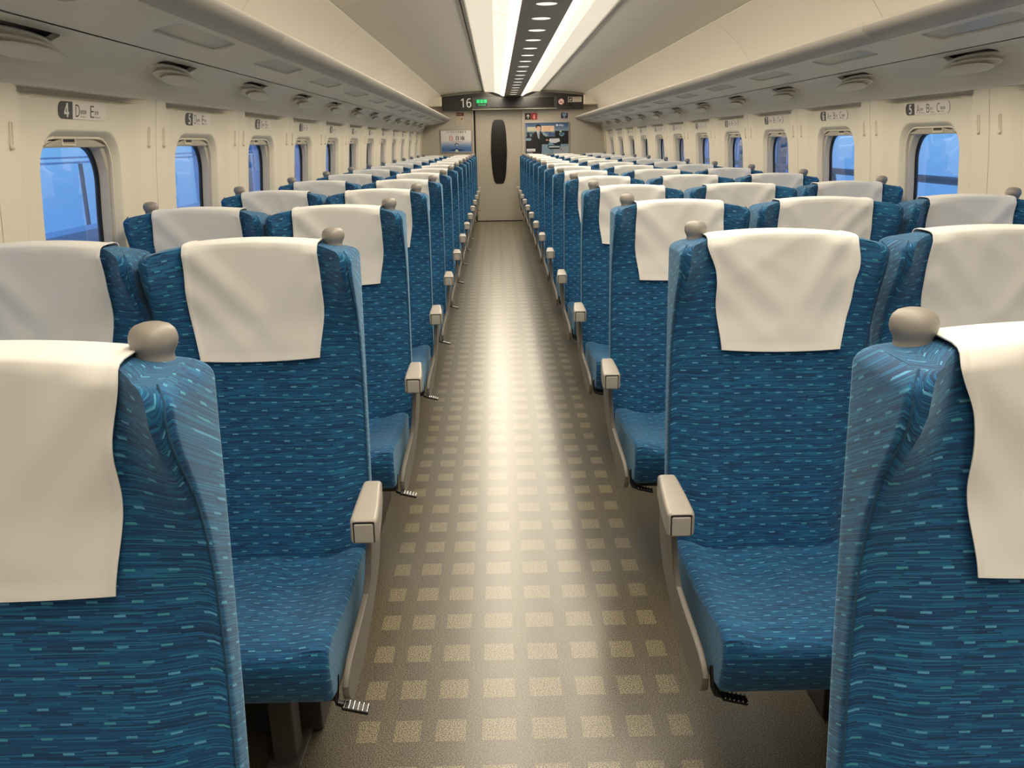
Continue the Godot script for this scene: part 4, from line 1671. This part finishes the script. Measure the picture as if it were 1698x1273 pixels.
func build_seats():
	var wide := 0.238
	var std := 0.221
	var mesh := {}
	for W in [std, wide]:
		mesh[W] = {"back": backrest_mesh(W), "left": piping_mesh(W, -1), "right": piping_mesh(W, 1), "cushion": cushion_mesh(W - 0.015), "covers": []}
		for k in (8 if W == std else 5):
			mesh[W].covers.append(cover_mesh(W, k + (0 if W == std else 8)))
	var arm := {-1: armrest_mesh(-1), 1: armrest_mesh(1)}
	var panel := {-1: side_panel_mesh(-1), 1: side_panel_mesh(1)}
	var flap := box_mesh(Vector3(0.0370, 0.0390, 0.008), M.flap, 0.003)
	var flap_gap := box_mesh(Vector3(0.0410, 0.0420, 0.003), M.dark, 0.001)
	var pedal := pedal_meshes()
	var b := MB.new()
	b.lathe([[0.0198, -0.004], [0.0192, 0.002], [0.0191, 0.005], [0.0206, 0.0095], [0.0232, 0.0140], [0.0246, 0.0195], [0.0242, 0.0255], [0.0222, 0.0310], [0.0178, 0.0355], [0.0105, 0.0382], [0.001, 0.039]], 32)
	var knob := b.build(M.knob, 60)
	b = MB.new()
	b.box(Vector3(0.052, 0.290, 0.060), 0.006, Transform3D(Basis(Vector3(1, 0, 0), 0.06), Vector3(0, 0.146, 0.296)))
	b.box(Vector3(0.075, 0.012, 0.13), 0.003, Transform3D(Basis(), Vector3(0, 0.007, 0.275)))
	var leg := b.build(M.post)
	var kinds := {
		"D": {"leg": 0.045, "x": -0.812, "W": std, "aisle": 1, "knob": 0.167, "ped": [-0.215, 0.105], "seat": "aisle seat", "side": "two-seat"},
		"E": {"leg": -0.1, "x": -1.267, "W": std, "aisle": 0, "knob": -0.167, "ped": [-0.105, 0.215], "seat": "window seat", "side": "two-seat"},
		"C": {"leg": 0.18, "x": 0.315, "W": std, "aisle": -1, "knob": -0.166, "ped": [0.125, 0.222], "seat": "aisle seat", "side": "three-seat"},
		"B": {"leg": 0.12, "x": 0.798, "W": wide, "aisle": 0, "knob": 0.0, "ped": [-0.23, 0.23], "seat": "middle seat", "side": "three-seat"},
		"A": {"leg": -0.12, "x": 1.283, "W": std, "aisle": 0, "knob": 0.167, "ped": [-0.222, -0.125], "seat": "window seat", "side": "three-seat"},
	}
	for key in kinds:
		var ped := MB.new()
		var e = kinds[key].ped
		ped.box(Vector3(e[1] - e[0], 0.286, 0.33), 0.006, Transform3D(Basis(), Vector3((e[0] + e[1]) / 2, 0.145, 0.045)))
		ped.box(Vector3(0.40, 0.022, 0.36), 0.005, Transform3D(Basis(), Vector3(0, 0.279, 0.30)))
		kinds[key].mesh = ped.build(M.pedestal)
	var rng := RandomNumberGenerator.new()
	rng.seed = 3
	for k in ROWS:
		for key in ["D", "E", "C", "B", "A"]:
			var e = kinds[key]
			var W: float = e.W
			var row: String = "nearest row" if k == 0 else ("last row by the end wall" if k == ROWS - 1 else "%s row from the camera" % ORD[k])
			var s := thing("train_seat", "blue woven %s with white headrest cover, %s, %s side" % [e.seat, row, e.side], "seat", Vector3(e.x, 0, ROW0 - PITCH * k), "seats of the %s side" % e.side)
			var back := obj("backrest", mesh[W].back, s)
			obj("piping", mesh[W].left, back)
			obj("piping", mesh[W].right, back)
			obj("seat_cushion", mesh[W].cushion, s)
			var which := rng.randi_range(0, 4)
			if k == 0 and key == "D":
				which = 5
			elif k == 1 and key == "C":
				which = 6
			elif k == 0 and key == "C":
				which = 7
			elif k == 1 and key == "D":
				which = 0
			var cv := obj("headrest_cover", mesh[W].covers[which], s)
			cv.set_meta("label", "white cloth headrest cover")
			obj("pedestal", e.mesh, s)
			obj("leg", leg, s, Vector3(e.leg, 0, 0))
			if e.knob != 0.0:
				var kn := obj("grab_knob", knob, s, Vector3(e.knob, top_y(e.knob / W) - 0.004, 0.0))
				kn.set_meta("label", "grey ball shaped grab knob on the seat corner")
			if e.aisle != 0:
				var a: int = e.aisle
				var ar := obj("armrest", arm[a], s)
				obj("flap_gap", flap_gap, ar, Vector3(a * 0.2597, 0.5795, 0.3945))
				obj("end_flap", flap, ar, Vector3(a * 0.2597, 0.5775, 0.3945))
				obj("side_panel", panel[a], s)
				var pd := obj("pedal", pedal[0], s, Vector3(a * 0.218 + (-0.016 if a > 0 else 0.012), 0.022, -0.004))
				obj("pedal_grip", pedal[1], pd)


# ---------------------------------------------------------------- seat number signs over the windows
func build_signs():
	for s in [-1, 1]:
		var w := 0.310 if s < 0 else 0.385
		var h := 0.048
		var px := 512 if s < 0 else 640
		var py := 80
		var ink := Color(0.20, 0.19, 0.17)
		var grey := Color(0.42, 0.39, 0.36)
		var p := Print.new(px, py, Color(0.92, 0.89, 0.85))
		var letters := [["D", "通路側", "Aisle"], ["E", "窓側", "Window"]] if s < 0 else [["A", "窓側", "Window"], ["B", "中央", "Center"], ["C", "通路側", "Aisle"]]
		var x := 170.0 if s < 0 else 172.0
		for q in letters:
			p.text(q[0], font, x, 11, 43 if s < 0 else 42, 58, ink)
			glyphs(p, q[1], x + 48, 34, 21, 21, 23, 1.8, ink)
			p.text(q[2], font, x + 50, 60, 10.5 * q[2].length(), 11, grey)
			x += 158 if s < 0 else 146
		p.rect(0, 0, 140, py, Color(0.25, 0.235, 0.215))
		var m := textured(p.texture(), 0.4)
		var b := MB.new()
		b.prism(MB.ring(w / 2, h / 2, 0.022, 5), 0.0016)
		var plate := b.build(m, 20)
		var a := 0.520 if s < 0 else 0.5165
		for j in (range(0, 12) if s < 0 else range(1, 12)):
			var n: int = j + 4
			var at := Vector3(s * (wall_x(a, 1.400) - 0.0012), 1.400, SEAM0 - PITCH * j - a)
			var sg := thing("seat_sign", "seat sign with row number %s and letters %s, above a window" % [NUM[n], "D and E" if s < 0 else "A B C"], "sign", at, "seat signs of the %s side" % ("two-seat" if s < 0 else "three-seat"))
			sg.basis = Basis(Vector3(0, 0, s), Vector3(-s * 0.125, 1, 0).normalized(), Vector3(-s, -0.125, 0).normalized())
			obj("plate", plate, sg)
			var tm := TextMesh.new()
			tm.text = str(n)
			tm.font = font_bold
			tm.font_size = 48
			tm.pixel_size = 0.00112
			tm.depth = 0.0006
			tm.material = M.white
			obj("numeral", tm, sg, Vector3(-w / 2 + 0.046, -0.001, 0.0010))
